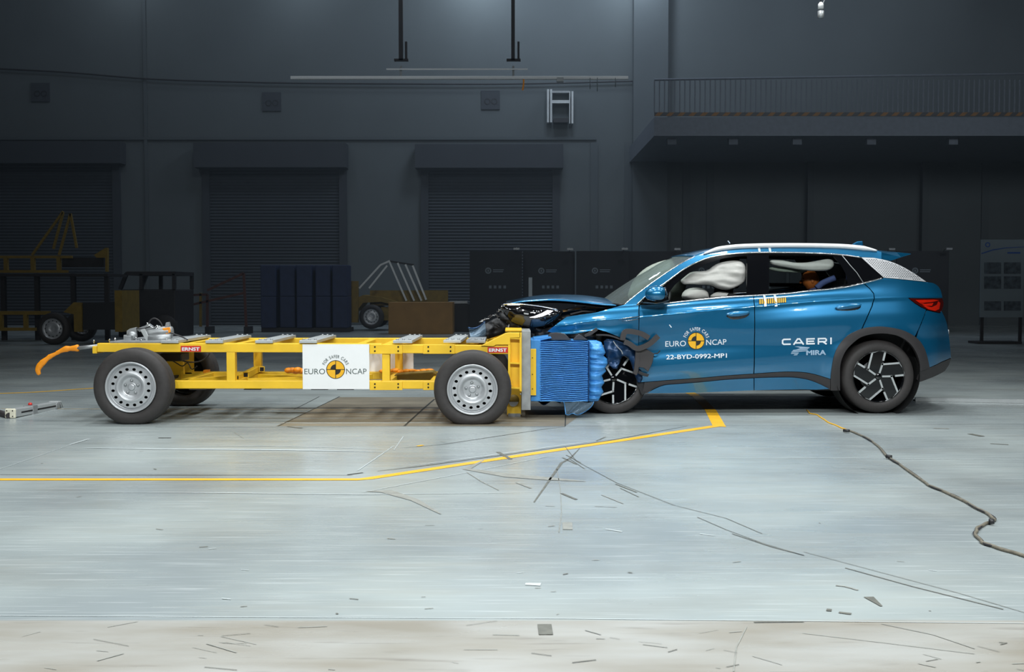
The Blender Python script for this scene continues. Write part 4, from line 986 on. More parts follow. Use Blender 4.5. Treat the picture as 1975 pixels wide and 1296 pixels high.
fender_poly = crt([(1231.6, 588.8), (1215, 588), (1202, 588.5), (1175, 596), (1150, 602.6), (1120, 607), (1094, 611)], 3) + crt([(1091, 612.5), (1078, 622), (1066, 631), (1056, 639)], 3)[0:] + crt([(1066, 642), (1085, 644), (1107, 643.5), (1130, 640), (1152, 634.5)], 3) + [(1170, 640), (1190, 648), (1206, 655), (1216, 668), (1226, 690), (1231.5, 712), (1231.7, 690), (1231.3, 640), (1231.8, 610)]
clad_poly = [(p[0], p[1] + 1) for p in cladtop_f[::-1]] + [(p[0], p[1] + 1) for p in cladtop_r[::-1]][1:] + [(1601, 752)] + crt([(1597, 749), (1574.5, 737.5), (1553, 730.5), (1527.7, 727.2), (1500, 727), (1451, 728.6), (1400, 731.5), (1357.6, 735.6), (1310, 739.5), (1281, 742), (1262, 749), (1247, 758)], 3) + [(1239, 757)]
sillF = crt([(1248, 758), (1263, 749.5), (1282, 742.6), (1310, 740.2), (1357.6, 736.3), (1400, 732.2), (1452.5, 729.2)], 4) + [(1452.8, 752.3), (1400, 754.5), (1347, 756.5), (1300, 757.5)]
sillR = crt([(1454.2, 729), (1500, 727.6), (1527.7, 727.8), (1553, 731.2), (1574.5, 738.2), (1598, 749.6)], 4) + [(1575, 751), (1549, 750.6), (1500, 751.2), (1454.4, 752.3)]
frame_poly = crt([(1203, 588.4), (1230, 566.5), (1260, 544), (1312.6, 509), (1340, 495.5), (1357, 489), (1378, 482.5), (1401, 479), (1440, 477.5), (1520, 476.5), (1610, 478), (1650, 480), (1684, 482.5)], 4) + [(1700, 486), (1700, 500), (1684.6, 496.8), (1661, 496)] + crt([(1661, 496), (1640, 493), (1623, 490.8), (1580, 488), (1520, 486.4), (1445, 486.6), (1391, 491.8), (1357, 500), (1320.6, 517.8), (1280, 547), (1252, 565), (1227, 587.8)], 4)
win_outer = crt([(1228.5, 587.5), (1253.5, 565.2), (1281.5, 547.6), (1321.5, 518.6), (1357, 501), (1391, 492.8), (1445, 487.7), (1520, 487.4), (1580, 489), (1623, 491.8), (1661, 497)], 4) + [(1682, 516), (1703, 535.6)] + crt([(1665, 545.8), (1621, 555), (1557, 561), (1480, 567.2), (1440, 569.2), (1401, 572.8), (1340, 578.3), (1278, 584.7), (1228.5, 587.6)], 4)[:-1]
gF = [(1286, 580), (1289, 566), (1302, 549), (1330, 526), (1362, 508.5), (1395, 498.5), (1441, 492.5), (1440, 568), (1401, 571.5), (1340, 577)]
gR = [(1483, 492), (1540, 491.6), (1606, 493.5), (1620, 508), (1632, 529), (1635, 548), (1600, 555), (1567.6, 559), (1530, 562), (1483, 565)]
gQ = [(1630, 495), (1660, 499), (1680, 518), (1699, 535), (1668, 543.5), (1655, 525)]
dpil = [(1661, 496.4), (1684.6, 497.2)] + crt([(1700, 500), (1716.5, 504.2), (1738, 513), (1759, 525), (1775, 535.5), (1786.5, 543.6)], 3) + [(1760, 540.5), (1730, 537.6), (1704.5, 535.2), (1682, 515.5)]
for mir in (False, True):
    n_d = dict(mirror=mir)
    fd = panel('front_door', fd_poly, 'paint', **n_d); rd = panel('rear_door', rd_poly, 'paint', **n_d)
    panel('rear_quarter_panel', q_poly, 'paint', **n_d); panel('bumper_side', bmp_poly, 'paint', **n_d)
    panel('lower_bumper', low_poly, 'clad', **n_d); panel('tail_lamp', lamp_poly, 'redlampd', off=-.004, **n_d)
    panel('front_wing', fender_poly, 'paint', step=.02, **n_d); panel('sill_cladding', clad_poly, 'clad', off=-.006, **n_d)
    panel('sill_panel', sillF, 'paint', parent=None, off=-.022, **n_d); panel('sill_panel', sillR, 'paint', off=-.022, **n_d)
    panel('wheel_arch_trim', arch_out + arch_in[::-1], 'clad', off=-.012, flange=.05, **n_d)
    panel('body_frame', frame_poly, 'paint', **n_d)
    panel('window_frame', win_outer, 'gloss', off=.004, holes=(gF[::-1], gR[::-1]), **n_d)
    panel('rear_pillar_trim', dpil, 'silver', off=-.004, label='silver textured rear pillar trim', **n_d)
    if mir: panel('side_window', gF, 'glass', off=.012, flange=0, **n_d)       # the near front window is wound down
    panel('side_window', gR, 'glass', off=.012, flange=0, **n_d)
    panel('side_window', gQ, 'gloss', off=.001, flange=0, **n_d)
    if not mir: FD, RD = fd, rd
    lt = MB()
    trim(crt([(1229, 586.6), (1253, 564.6), (1281, 547.0), (1321, 518.0), (1357, 500.3), (1391, 492.2), (1445, 487.1), (1520, 486.8), (1580, 488.3), (1623, 491.2), (1661, 496.5)], 5), .0065, 'chrome', 'window_trim', off=-.002, mirror=mir)
    trim(crt([(1280, 585.3), (1340, 578.9), (1401, 573.4), (1452, 570.0), (1520, 565.9), (1557, 561.5), (1621, 555.4), (1665, 546.2), (1703, 536)], 5), .007, 'chrome', 'window_trim', off=-.004, mirror=mir)
    rr_ = [PS(x, y, -.012) for x, y in crt([(1357, 489.5), (1378, 482), (1401, 477.8), (1440, 474.6), (1520, 473.2), (1610, 474.4), (1650, 477), (1674, 480), (1692, 483.5)], 5)]
    if mir: rr_ = [V((p.x, 2 * YC - p.y, p.z)) for p in rr_]
    n_ = len(rr_); MB().tube(rr_, [  .006 + .017 * min(1, i / 6, (n_ - 1 - i) / 7) for i in range(n_)], 12).build('roof_rail', M['railsilver'], car)
trim([(1624, 492.5), (1640, 512), (1652.7, 526), (1665, 545)], .004, 'steel', 'quarter_window_trim', off=0)
# silver pillar texture: rows of small scales
sc = MB()
dpw = [(p.x, p.z) for p in (PS(x, y) for x, y in dpil)]
def inside(x, z, poly):
    c = False; j = len(poly) - 1
    for i in range(len(poly)):
        if (poly[i][1] > z) != (poly[j][1] > z) and x < (poly[j][0] - poly[i][0]) * (z - poly[i][1]) / (poly[j][1] - poly[i][1]) + poly[i][0]: c = not c
        j = i
    return c
for i in range(60):
    for j in range(30):
        X0 = 3.3 + i * .022 + (j % 2) * .011; Z0 = 1.2 + j * .0125
        if all(inside(X0 + a, Z0 + b, dpw) for a, b in ((0, 0), (.012, 0), (-.012, 0), (0, .01), (0, -.01))):
            sc.add([V((X0 + a, SY(X0 + a, Z0 + b) - .0045 - o_, Z0 + b)) for a, b, o_ in ((-.009, 0, 0), (0, -.004, 0), (.009, 0, 0), (0, .004, .002))], [(0, 1, 2, 3)])
sc.build('pillar_scale_pattern', M['chrome'], car, fix=False)
# tail lamp inner red shapes
for pts in ([(1765, 578.5), (1800, 577.5), (1811, 579), (1800, 582), (1780, 584), (1772, 583.5)], [(1778, 588), (1796, 592.5), (1806, 588), (1809, 581), (1813, 584), (1811, 596), (1803, 599.5), (1790, 596.5)], [(1772, 584), (1783, 586), (1800, 584), (1797, 590), (1785, 589.5)]):
    panel('lamp_reflector', pts, 'redlamp', off=-.007, flange=0)
# door and panel seams are real gaps; dark inner shell behind them
for s_ in (1, -1):
    inn = MB()
    y0 = .8 + .10 if s_ == 1 else 2 * YC - .9; y1 = y0 + .03 * s_
    inn.box(P(1236, 0, .85).x, P(1612, 0, .85).x, min(y0, y1), max(y0, y1), .26, P(1400, 580, .9).z - .02)
    inn.build('door_inner_trim', M['inner'], car)
MB().box(P(1236, 0, .85).x, P(1618, 0, .85).x, .9, 2.57, .22, .3).build('floor_pan', M['black'], car)
MB().box(P(1618, 0, .85).x, P(1800, 0, .85).x, 1.15, 2.32, .3, .75).build('boot_floor', M['black'], car)
MB().box(P(1612, 0, .85).x, P(1760, 0, .85).x, 1.1, 2.4, .75, .93).build('parcel_shelf', M['inner'], car)
for yy in (.86, 2.36):                       # rear wheel liners
    MB().lathe([(.40, 0), (.40, .26), (.05, .26)], (HUB.x, yy if yy < 1 else 2 * YC - .86, HUB.z), (0, 1, 0) if yy < 1 else (0, -1, 0), 40, a0=-.15 * PI, a1=1.15 * PI).build('wheel_arch_liner', M['hole'], car, fix=False)
x0, x1 = P(1618, 0, .85).x, P(1800, 0, .85).x
MB().box(3.05, 3.75, 1.15, 2.3, .22, .3).build('rear_underbody', M['black'], car)
# roof skin
st_px = crt([(1340, 495.5), (1357, 489), (1378, 482.5), (1401, 479), (1440, 477.5), (1520, 476.5), (1610, 478), (1650, 480), (1684, 482.5), (1700, 486)], 3)
rows = []
for i, (x, y) in enumerate(st_px):
    n_ = PS(x, y); f = i / (len(st_px) - 1); blg = .11 * max(0, 1 - f * 4) - .06 * max(0, (f - .8) * 5); row = []
    for k in range(17):
        s_ = -1 + k / 8; row.append(V((n_.x - blg * (1 - s_ * s_), YC + (YC - n_.y) * s_, n_.z + .028 * (1 - s_ ** 4) - (.0 if f > .05 else 0))))
    rows.append(row)
MB().loft(rows).build('roof_panel', M['paint'], car, solid=.02)
# windscreen
rows = []
wp = crt([(1203, 588.4), (1230, 566.5), (1260, 544), (1312.6, 509), (1340, 495.5)], 4); header = None
for i, (x, y) in enumerate(wp):
    n_ = PS(x, y, .006); rows.append([V((n_.x - (.17 - .06 * i / len(wp)) * (1 - s_ * s_), YC + (YC - n_.y) * s_, n_.z + .012 * (1 - s_ * s_))) for s_ in [-1 + k / 8 for k in range(17)]])
MB().loft(rows).build('windscreen', M['wind'], car)
w0 = rows[0]
MB().tube([p + V((-.01, 0, .0)) for p in w0], .012, 8).build('scuttle', M['black'], car)
MB().tube([V((p.x, p.y, p.z)) for p in [r_[0] for r_ in rows]], .007, 8).build('windscreen_moulding', M['chrome'], car)
MB().tube([V((p.x, p.y, p.z)) for p in [r_[-1] for r_ in rows]], .012, 8).build('windscreen_moulding', M['black'], car)
# rear glass, tailgate and bumper across the back
def across(near, bulge, name, m, solid=.01):
    rows = []
    for x, y in near:
        n_ = PS(x, y); rows.append([V((n_.x + bulge * (1 - abs(s_) ** 2.2), YC + (YC - n_.y) * s_, n_.z)) for s_ in [-1 + k / 9 for k in range(19)]])
    return MB().loft(rows).build(name, M[m], car, solid=solid)
across(crt([(1716.5, 504.2), (1738, 513), (1759, 525), (1787, 544.2)], 3), .10, 'rear_window', 'gloss')
across(crt([(1787, 544.2), (1801, 546.5), (1810, 553), (1815, 562), (1817.5, 574.5)], 3), .10, 'tailgate', 'paint')
across([(1817, 575.5), (1819.5, 583), (1819, 590), (1815, 600)], .10, 'tail_lamp_bar', 'redlampd')
across(crt([(1815, 600), (1819, 606), (1825, 620), (1829, 640), (1832, 665), (1834, 691)], 3), .10, 'rear_bumper', 'paint')
across([(1834, 691.5), (1830, 704), (1822, 716), (1795, 729)], .10, 'rear_diffuser', 'clad')
MB().lathe([(.0005, 0), (.022, 0), (.022, .01), (.0005, .01)], PS(1832, 640) + V((.0, .05, 0)), (1, -.3, 0), 16).build('bumper_sensor', M['steel'], car)
# spoiler
rows = []
for s_ in [-1 + k / 10 for k in range(21)]:
    sh = [(1684, 482.2), (1708, 484.5), (1730, 486.6), (1757, 489.3), (1757, 490.4), (1738, 496.4), (1718.6, 503), (1700, 500.3), (1684.6, 496.6)]
    r_ = []
    for x, y in sh:
        n_ = PS(x, y) if x < 1740 else P(x, y, 1.2); y70 = PS(1698, 492).y; yy = y70 + (x - 1700) / 57 * .08 if x > 1700 else max(n_.y, PS(1684, 490).y); n_ = P(x, y, yy)
        r_.append(V((n_.x + .05 * (1 - s_ * s_) * (x > 1700), YC + (YC - n_.y) * s_, n_.z + .015 * (1 - s_ ** 4))))
    rows.append(r_ + [r_[0]])
sp = MB(); sp.loft(rows); k = len(rows[0]) - 1
sp.f += [list(range(k))[::-1], [len(sp.v) - 1 - k + i for i in range(k)]]; sp.m += [0, 0]; sp.sm += [False, False]
sp.build('spoiler', M['paint'], car, bevel=.004)
q = P(1655, 472.5, YC)
MB().prism([P(x, y, YC) for x, y in ((1640, 474.5), (1645, 470), (1653, 465.5), (1663, 465), (1664, 475)) ], YC - .025, YC + .025).build('shark_fin_aerial', M['paint'], car, bevel=.01)

# handles, side badges, mirror, lettering
def handle(par, pts, ins):
    inflate('handle_recess', crt(ins, 3, True), PS(*ins[0]).y + .0, .006, 'gloss', par, amp=0, step=.02)
    inflate('door_handle', crt(pts, 3, True), PS(*pts[0]).y - .022, .018, 'paint', par, amp=0, step=.012)
handle(FD, [(1401, 606), (1412, 601.5), (1430, 600), (1442, 600.3), (1446, 603), (1440, 607.5), (1424, 610.5), (1408, 610.5)], [(1402, 608), (1420, 603), (1444, 602), (1443, 609), (1432, 614.5), (1414, 616.5), (1404, 613)])
handle(RD, [(1612, 592), (1622, 588), (1640, 585.5), (1656, 586), (1662, 588), (1656, 592.5), (1640, 596), (1620, 597.5), (1613, 596)], [(1614, 596), (1640, 592), (1660, 590), (1656, 596.5), (1640, 600), (1626, 600.5), (1616, 598.5)])
for a in ([(1193, 616.5), (1210, 612.8), (1231.5, 610.4)], [(1199, 618.8), (1215, 618), (1231.5, 614.8)]): trim(a, .004, 'chrome', 'side_badge', off=-.006)
me_ = M['vinylw']
def md(off): return lambda x, y: PS(x, y, off)
lw = MB(); mx = md(-.004)
put_text(lw, 'EURO', 1283.3, 1323, 668.6, 10.6, mx, 0, .0, -.03); put_text(lw, 'NCAP', 1362, 1401, 665.6, 10.6, mx, 0, .0, -.03)
put_arc(lw, 'FOR SAFER CARS', 1342.7, 657.4, 20.3, 163, 14, 6.4, mx, 0, .012)
lw.build('lettering', M['vinylw'], FD, fix=False)
lw = MB(); put_text(lw, '22-BYD-0992-MP1', 1284.8, 1402, 693, 8.6, mx, 0, .018, -.028); lw.build('test_number', M['vinylw'], FD, fix=False)
r = MB(); roundel(r, 1342.7, 657.4, 16.6, mx, 0, 1, md(-.0052)); r.build('roundel', [M['vinyly'], M['vinylk']], FD, fix=False)
lw = MB()
def block_letter(x0, x1, yb, h, strokes, t=2.9):          # wide square lettering drawn from straight strokes
    w_, sl = x1 - x0, -.022
    for (ax, ay), (bx, by) in strokes:
        p = V((x0 + ax * w_, yb - ay * h)); q = V((x0 + bx * w_, yb - by * h)); d = (q - p).normalized(); n_ = V((-d.y, d.x)) * t / 2; p -= d * t * .18; q += d * t * .18
        lw.add([mx(v.x, v.y + sl * (v.x - 1507.6)) for v in (p + n_, q + n_, q - n_, p - n_)], [(0, 1, 2, 3)])
H = 12.4; yb_ = 665.6; u0, u1 = .12, .88
block_letter(1508, 1525, yb_, H, [((.98, u1), (.22, u1)), ((.22, u1), (.08, .72)), ((.08, .76), (.08, .24)), ((.08, .28), (.22, u0)), ((.22, u0), (.98, u0))])
block_letter(1530, 1550.5, yb_, H, [((.04, 0.04), (.42, .94)), ((.58, .94), (.96, .04)), ((.4, .9), (.6, .9)), ((.2, .30), (.8, .30))])
block_letter(1555, 1571, yb_, H, [((.08, .06), (.08, .94)), ((.08, u1), (1, u1)), ((.08, .5), (.92, .5)), ((.08, u0), (1, u0))])
block_letter(1577, 1595, yb_, H, [((.08, .02), (.08, .94)), ((.08, u1), (.8, u1)), ((.8, u1), (.92, .74)), ((.92, .78), (.92, .52)), ((.92, .54), (.8, .40)), ((.08, .40), (.8, .40)), ((.58, .38), (.94, .02))])
block_letter(1601.5, 1604, yb_, H, [((.5, .02), (.5, .98))])
lw.build('lettering', M['vinylw'], RD, fix=False)
lw = MB(); put_text(lw, 'MIRA', 1555, 1593, 684.6, 9.6, mx, 0, .045, -.015)
for pts in ([(1532, 668.5), (1540, 668), (1542, 671.5), (1562, 669.8), (1560, 671.6), (1535, 674), (1545, 671)], [(1530, 674.8), (1559, 672.6), (1557, 674.4), (1528, 677)], [(1527, 678), (1556, 675.5), (1554, 677.4), (1526, 679.8)], [(1526, 680.8), (1541, 679.8), (1539.5, 682), (1525.5, 682.6)], [(1532, 683.5), (1539, 683), (1537.5, 685), (1530.5, 685.4)]):
    q = [mx(x, y) for x, y in pts]; lw.add(q, tessellate_polygon([[V((p.x, 0, p.z)) for p in q]]), 0)
lw.build('lettering', M['vinylg'], RD, fix=False)
# striped tape and white tape tabs on the rear door
tp = MB(); ty = MB()
tp.add([mx(x, y) for x, y in ((1463.5, 577), (1516.5, 573.6), (1516.5, 583), (1463.5, 586.4))], [(0, 1, 2, 3)])
for k in range(13):
    x = 1465 + k * 4.05; y = 577 - (x - 1463.5) * .064
    ty.add([md(-.0052)(a, b) for a, b in ((x, y), (x + 2.1, y - .1), (x + 2.1, y + 9.2), (x, y + 9.3))], [(0, 1, 2, 3)])
tp.build('striped_tape', M['vinylk'], RD, fix=False); ty.build('tape_stripes', M['vinyly'], RD, fix=False)
for x in (1474, 1494.5):
    tb = MB(); tb.add([md(-.0065)(a, b) for a, b in ((x - 2.5, 568.5), (x + 2, 568), (x + 3, 577), (x + 5, 590.5), (x, 591.3), (x - .5, 579))], [(0, 1, 2, 3, 4, 5)]); tb.build('white_tape_tab', M['vinylw'], RD, fix=False)
for x in (1464, 1484.5):
    tb = MB(); tb.add([md(-.004)(a, b) for a, b in ((x - 2.5, 477.5), (x + 2, 477.5), (x + 3.5, 487), (x - .5, 487))], [(0, 1, 2, 3)]); tb.build('white_tape_tab', M['vinylw'], car, fix=False)
# door mirror
mr_ = empty('door_mirror_tmp', (0, 0, 0), '', ''); bpy.data.objects.remove(mr_)
mirr = MB(); c = P(1268, 568, .72); mirr.ball((c.x, c.y, c.z), .118, .085, .084, 28)
for v in mirr.v:
    if v.x > c.x: v.x = c.x + (v.x - c.x) * .8
    if v.z < c.z - .045: v.z = c.z - .045 - (c.z - .045 - v.z) * .5
mir_o = mirr.build('door_mirror', M['paint'], car)
MB().lathe([(.0005, .0), (.068, 0), (.07, .01), (.0005, .012)], (c.x + .065, c.y + .0, c.z), (1, 0, 0), 24).build('mirror_glass', M['gloss'], mir_o)
MB().prism([P(x, y, .74) for x, y in ((1236, 583.5), (1250, 577), (1292, 578), (1292, 584), (1262, 586))], .72, .9).build('mirror_foot', M['gloss'], mir_o, bevel=.01)
MB().prism([P(x, y, .69) for x, y in ((1258, 573), (1289, 571), (1290, 580), (1280, 583), (1262, 581))], .66, .78).build('mirror_lower_shell', M['gloss'], mir_o, bevel=.01)
far = copy_tree(mir_o, car); far.location.y += 2 * (YC - .72)

# wheels
def car_wheel(c, R=.347, rot=0., tilt=None, ax=-1, sc_=1.0):
    prof = [(.238, .02), (.25, .004), (.28, -.006), (.315, .0), (.335, .014), (R, .04)]
    for k in range(4): prof += [(R, .05 + k * .036), (R - .007, .052 + k * .036), (R - .007, .060 + k * .036), (R, .062 + k * .036)]
    prof += [(R, .19), (.335, .212), (.3, .222), (.238, .205)]
    t = MB(); t.lathe(prof, (0, 0, 0), (0, 1, 0), 96, close=True); fin = lambda mb: [setattr(v, 'xyz', (Mx @ v) * 1) for v in mb.v]
    Mx = Matrix.Translation(c) @ (tilt or Matrix.Identity(4)) @ Matrix.Scale(-ax, 4, (0, 1, 0)) @ Matrix.Rotation(rot, 4, 'Y')
    def go(mb, name, m, par, **k):
        mb.v = [Mx @ v for v in mb.v]; 
        if name == 'wheel':
            for v in mb.v:
                if v.z < .003: v.z = .003
        return mb.build(name, M[m], par, **k)
    w_ = go(t, 'wheel', 'rubber', car)
    d = MB(); d.lathe([(.24, .012), (.246, .004), (.243, .0), (.236, .012), (.232, .05), (.228, .16), (.05, .17)], (0, 0, 0), (0, 1, 0), 72); go(d, 'rim', 'gloss', w_)
    bd = MB(); bd.lathe([(.15, .10), (.15, .12), (.0005, .12)], (0, 0, 0), (0, 1, 0), 48).lathe([(.15, .10), (.06, .10)], (0, 0, 0), (0, 1, 0), 48); go(bd, 'brake_disc', 'steel', w_)
    u = .000785 * sc_
    for k in range(5):
        A = Matrix.Rotation(k * 2 * PI / 5, 4, 'Y')
        sp_ = MB(); sp_.prism([(x * u, z * u) for x, z in ((0, -20), (2, 50), (40, 160), (255, 178), (300, 110), (322, 22), (205, 6), (90, 10), (40, -20))], .014, .04)
        sp_.v = [A @ v for v in sp_.v]; go(sp_, 'spoke', 'gloss', w_, bevel=.003)
        def stroke(pts, wd, y0=.006, y1=.02, name='machined_edge'):
            mb = MB(); 
            for (a, b) in zip(pts, pts[1:]):
                p = V((a[0] * u, 0, a[1] * u)); q_ = V((b[0] * u, 0, b[1] * u)); dd = (q_ - p).normalized(); nn = V((-dd.z, 0, dd.x)) * wd / 2; p -= dd * wd * .48; q_ += dd * wd * .48
                mb.prism([(p + nn).xz, (q_ + nn).xz, (q_ - nn).xz, (p - nn).xz] if False else [(v_.x, v_.z) for v_ in (p + nn, q_ + nn, q_ - nn, p - nn)], y0, y1)
            mb.v = [A @ v for v in mb.v]; go(mb, name, 'alu', w_)
        stroke([(14, 52), (44, 150), (250, 166)], .017); stroke([(250, 166), (294, 100), (318, 26)], .004); stroke([(315, 20), (212, 10)], .018)
    for k in range(5):
        a = k * 2 * PI / 5 + .5; b = MB().lathe([(.0005, 0), (.009, 0), (.009, .02), (.0005, .02)], (math.cos(a) * .052, .012, math.sin(a) * .052), (0, 1, 0), 10); b.v = [v + V((0, .018, 0)) for v in b.v]; go(b, 'wheel_bolt', 'clad', w_)
    cp = MB(); cp.lathe([(.0005, 0), (.022, 0), (.03, .006), (.034, .03)], (0, .004, 0), (0, 1, 0), 24); go(cp, 'centre_cap', 'gloss', w_)
    return w_
car_wheel(HUB); car_wheel(V((HUB.x, 2 * YC - .84, HUB.z)), ax=1)
cf = P(1184, 731, .87); cf.z = .338
car_wheel(cf, R=.335, rot=math.radians(24), tilt=Matrix.Rotation(math.radians(9), 4, 'Z') @ Matrix.Rotation(math.radians(-6), 4, 'X'))
car_wheel(V((P(1165, 0, .85).x, 2 * YC - .86, .347)), ax=1)

# bonnet
Np = crt([(984, 584.5), (1001, 581.5), (1040, 578.5), (1074, 578), (1117, 581.5), (1155, 586), (1180, 588), (1198, 588)], 4)
Cp = crt([(988, 582), (1003, 576), (1030, 570.5), (1064, 567.5), (1117, 568.5), (1150, 572), (1176, 577), (1196, 583.5)], 4)
rows = []
for (nx, ny), (cx_, cy_) in zip(Np, Cp):
    N0 = P(nx, ny, .98); C0 = P(cx_, cy_, YC); M0 = V((N0.x - .05, 2 * YC - N0.y, N0.z + .0))
    rows.append([N0.lerp(M0, (s_ + 1) / 2) + (C0 - (N0 + M0) / 2) * (1 - s_ * s_) for s_ in [-1 + k / 10 for k in range(21)]])
bn = MB(); bn.loft(rows); bo = bn.build('bonnet', M['paint'], car, solid=.012)
u_ = MB(); u_.loft([[p + V((.01, 0, -.035)) for p in r_] for r_ in rows]); u_.build('bonnet_underside', M['hoodliner'], bo)
# headlamp (near side, pushed up) and its far twin
hl_out = crt([(964, 592), (970, 585.5), (985, 585), (1010, 585.5), (1045, 590), (1074, 596.5), (1084, 602), (1078, 612), (1062, 625), (1040, 631), (1015, 630), (990, 622), (972, 606)], 3, True)
hl = inflate('headlamp', hl_out, .98, .06, 'gloss', car, amp=.006, fr=12, step=.02, power=.5)
MB().tube([P(x, y, .93) for x, y in crt([(970, 587.5), (985, 586), (1010, 587), (1045, 591), (1076, 597.5)], 4)], .006, 8).build('chrome_brow', M['chrome'], hl)
dr = MB(); dr.prism([P(x, y, .905) for x, y in ((1021, 612), (1030, 610), (1045, 604), (1056, 598), (1067, 599.5), (1058, 605), (1046, 610), (1032, 613))], .895, .91); dr.build('daytime_lamp', M['ledw'], hl, bevel=.004)
for x, y in ((1024, 603), (1029, 600), (1035, 600), (1031, 604), (1039, 600.5), (1044, 599), (1002, 593), (967.5, 591)):
    MB().ball(P(x, y, .905), .007, .006, .005, 8).build('lamp_lens', M['silver'], hl)
MB().prism([P(x, y, .905) for x, y in ((1010, 603), (1020, 604), (1019, 607), (1011, 606))], .895, .91).build('lamp_bezel', M['steel'], hl)
# crushed engine bay: dark folded masses
eb = MB(); eb.box(P(1165, 0, 1.1).x, P(1225, 0, 1.1).x, 1.15, 2.4, .35, .98)
eb.build('engine_block', M['hoodliner'], car, bevel=.03)
inflate('crushed_grille', crt([(962, 606), (985, 600), (1060, 612), (1095, 606), (1180, 594), (1200, 592), (1200, 640), (1100, 645), (1060, 655), (1028, 660), (1010, 655), (985, 640), (965, 628)], 2, True), 1.13, .09, 'hoodliner', car, amp=.1, fr=9, step=.02)
inflate('crushed_wing_liner', crt([(1032, 640), (1050, 632), (1090, 628), (1130, 640), (1150, 650), (1140, 662), (1080, 662), (1035, 660)], 2, True), 1.05, .06, 'hoodliner', car, amp=.05, fr=12, step=.02)
random.seed(21)
for k in range(46):                                   # broken brackets and shards around the nose
    x = random.uniform(958, 1080); y = 600 + (x - 958) * .1 + random.uniform(-2, 30); Yq = random.uniform(.98, 1.08)
    a = random.uniform(0, PI); L_ = random.uniform(4, 14); 
    MB().ribbon([(x, y), (x + L_ * .5 * math.cos(a), y - L_ * .5 * math.sin(a) + random.uniform(-2, 2)), (x + L_ * math.cos(a), y - L_ * math.sin(a))], [random.uniform(1, 3), random.uniform(1, 4), .6], Yq, .01).build('broken_bracket', M[random.choice(('black', 'hoodliner', 'steel', 'gloss', 'clad', 'hoodliner'))], car)
for a, b, c_ in (((1100, 606), (1150, 600), 3), ((1120, 596), (1160, 590), 5), ((1150, 588), (1176, 598), 2), ((1095, 598), (1130, 592), 3)):
    MB().ribbon([a, ((a[0] + b[0]) / 2, (a[1] + b[1]) / 2 - 3), b], c_, 1.08, .05).build('bay_bracket', M['clad'], car)
MB().ribbon([(1086, 600), (1100, 596), (1130, 594), (1160, 592)], 4, 1.12, .06).build('bay_pipe', M['wood'], car)
# crumpled bumper skin and its torn flap on the trolley deck
fl_ = MB(); rows = []
for i in range(9):
    t = i / 8; pA = (902 + 30 * t, 633 + 6 * t - 12 * t * t); pB = (905 + 40 * t, 650 + 4 * t)
    a = P(903 + t * 32, 632 + 4 * math.sin(t * 2.5) - 14 * t * t, 1.0); b = P(908 + t * 32, 652 + 0 * t, 1.05); rows.append([a.lerp(b, j / 8) + V((0, .05 * math.sin(j * .6 + i * .3), 0)) for j in range(9)])
fl_.loft(rows); fl_.build('torn_bumper_flap', M['film'], car)
MB().tube([r_[0] for r_ in rows], .008, 6).build('flap_edge', M['bluedark'], car)
inflate('crushed_bumper_skin', crt([(925, 632), (940, 622), (960, 612), (975, 620), (1000, 634), (972, 643), (948, 652), (935, 652)], 2, True), 1.1, .05, 'hoodliner', car, amp=.06, fr=11, step=.02)
random.seed(8)
for k in range(16):
    t = k / 15; x = 926 + 45 * t; y = 622 - 26 * t
    q = P(x, y + random.uniform(-3, 3), 1.02); dv = V((random.uniform(-1, 1), random.uniform(-.4, .4), random.uniform(-1, 1))).normalized() * random.uniform(.006, .02)
    MB().beam(q - dv, q + dv, random.uniform(.004, .009), random.uniform(.004, .012), (0, 1, .2)).build('plastic_fragment', M[random.choice(('steel', 'silver', 'clad'))], car)
# torn arch trims and liner by the front wheel
def rb(name, pts, wd, Y, th, m): return MB().ribbon(crt(pts, 4), wd, Y, th).build(name, M[m], car)
rb('torn_arch_trim', [(1201, 656), (1203, 645), (1208, 639.5), (1222, 640), (1238, 644), (1252, 652)], 10, .70, .05, 'clad')
rb('torn_arch_trim', [(1204, 659), (1214, 663), (1228, 672), (1242, 669), (1256, 661), (1270, 648)], 10, .69, .05, 'clad')
rb('torn_arch_trim', [(1230, 675), (1229, 695), (1227, 715), (1224, 722)], 8, .72, .04, 'clad')
MB().prism([P(x, y, .74) for x, y in ((1232, 676), (1246, 673), (1262, 682), (1258, 700), (1250, 717), (1241, 709), (1230, 708))], .73, .76).build('torn_wheel_liner', M['clad'], car, bevel=.004)
MB().prism([P(x, y, .74) for x, y in ((1232, 715), (1242, 719), (1252, 722), (1249, 727), (1240, 725), (1230, 720))], .73, .76).build('torn_wheel_liner', M['black'], car, bevel=.003)
rb('black_shard', [(1262, 682), (1269, 681), (1273, 676)], 2, .74, .01, 'black')
MB().prism([P(x, y, .60) for x, y in crt([(1055, 655), (1059, 646), (1063, 643), (1075, 642), (1088, 644), (1094, 649), (1102, 655.5)], 3)], .58, .7).build('broken_trim_piece', M['clad'], car, bevel=.004)
MB().prism([P(x, y, .60) for x, y in crt([(1106, 655.5), (1112, 649), (1118, 645.5), (1126, 650), (1134, 655.5)], 3)], .60, .7).build('broken_trim_piece', M['clad'], car, bevel=.004)
rb('broken_trim_piece', [(1087, 643), (1092, 648), (1099, 655)], 2, .6, .02, 'steel')
rb('broken_trim_piece', [(1128, 648), (1140, 642), (1152, 634.5)], [4, 7, 5], .66, .03, 'clad')
rb('wing_arch_edge', [(1150, 646), (1175, 647), (1200, 656), (1220, 668)], [3, 3, 3, 3, 3, 3, 3, 3, 3, 3, 3, 3, 3], .78, .02, 'clad')
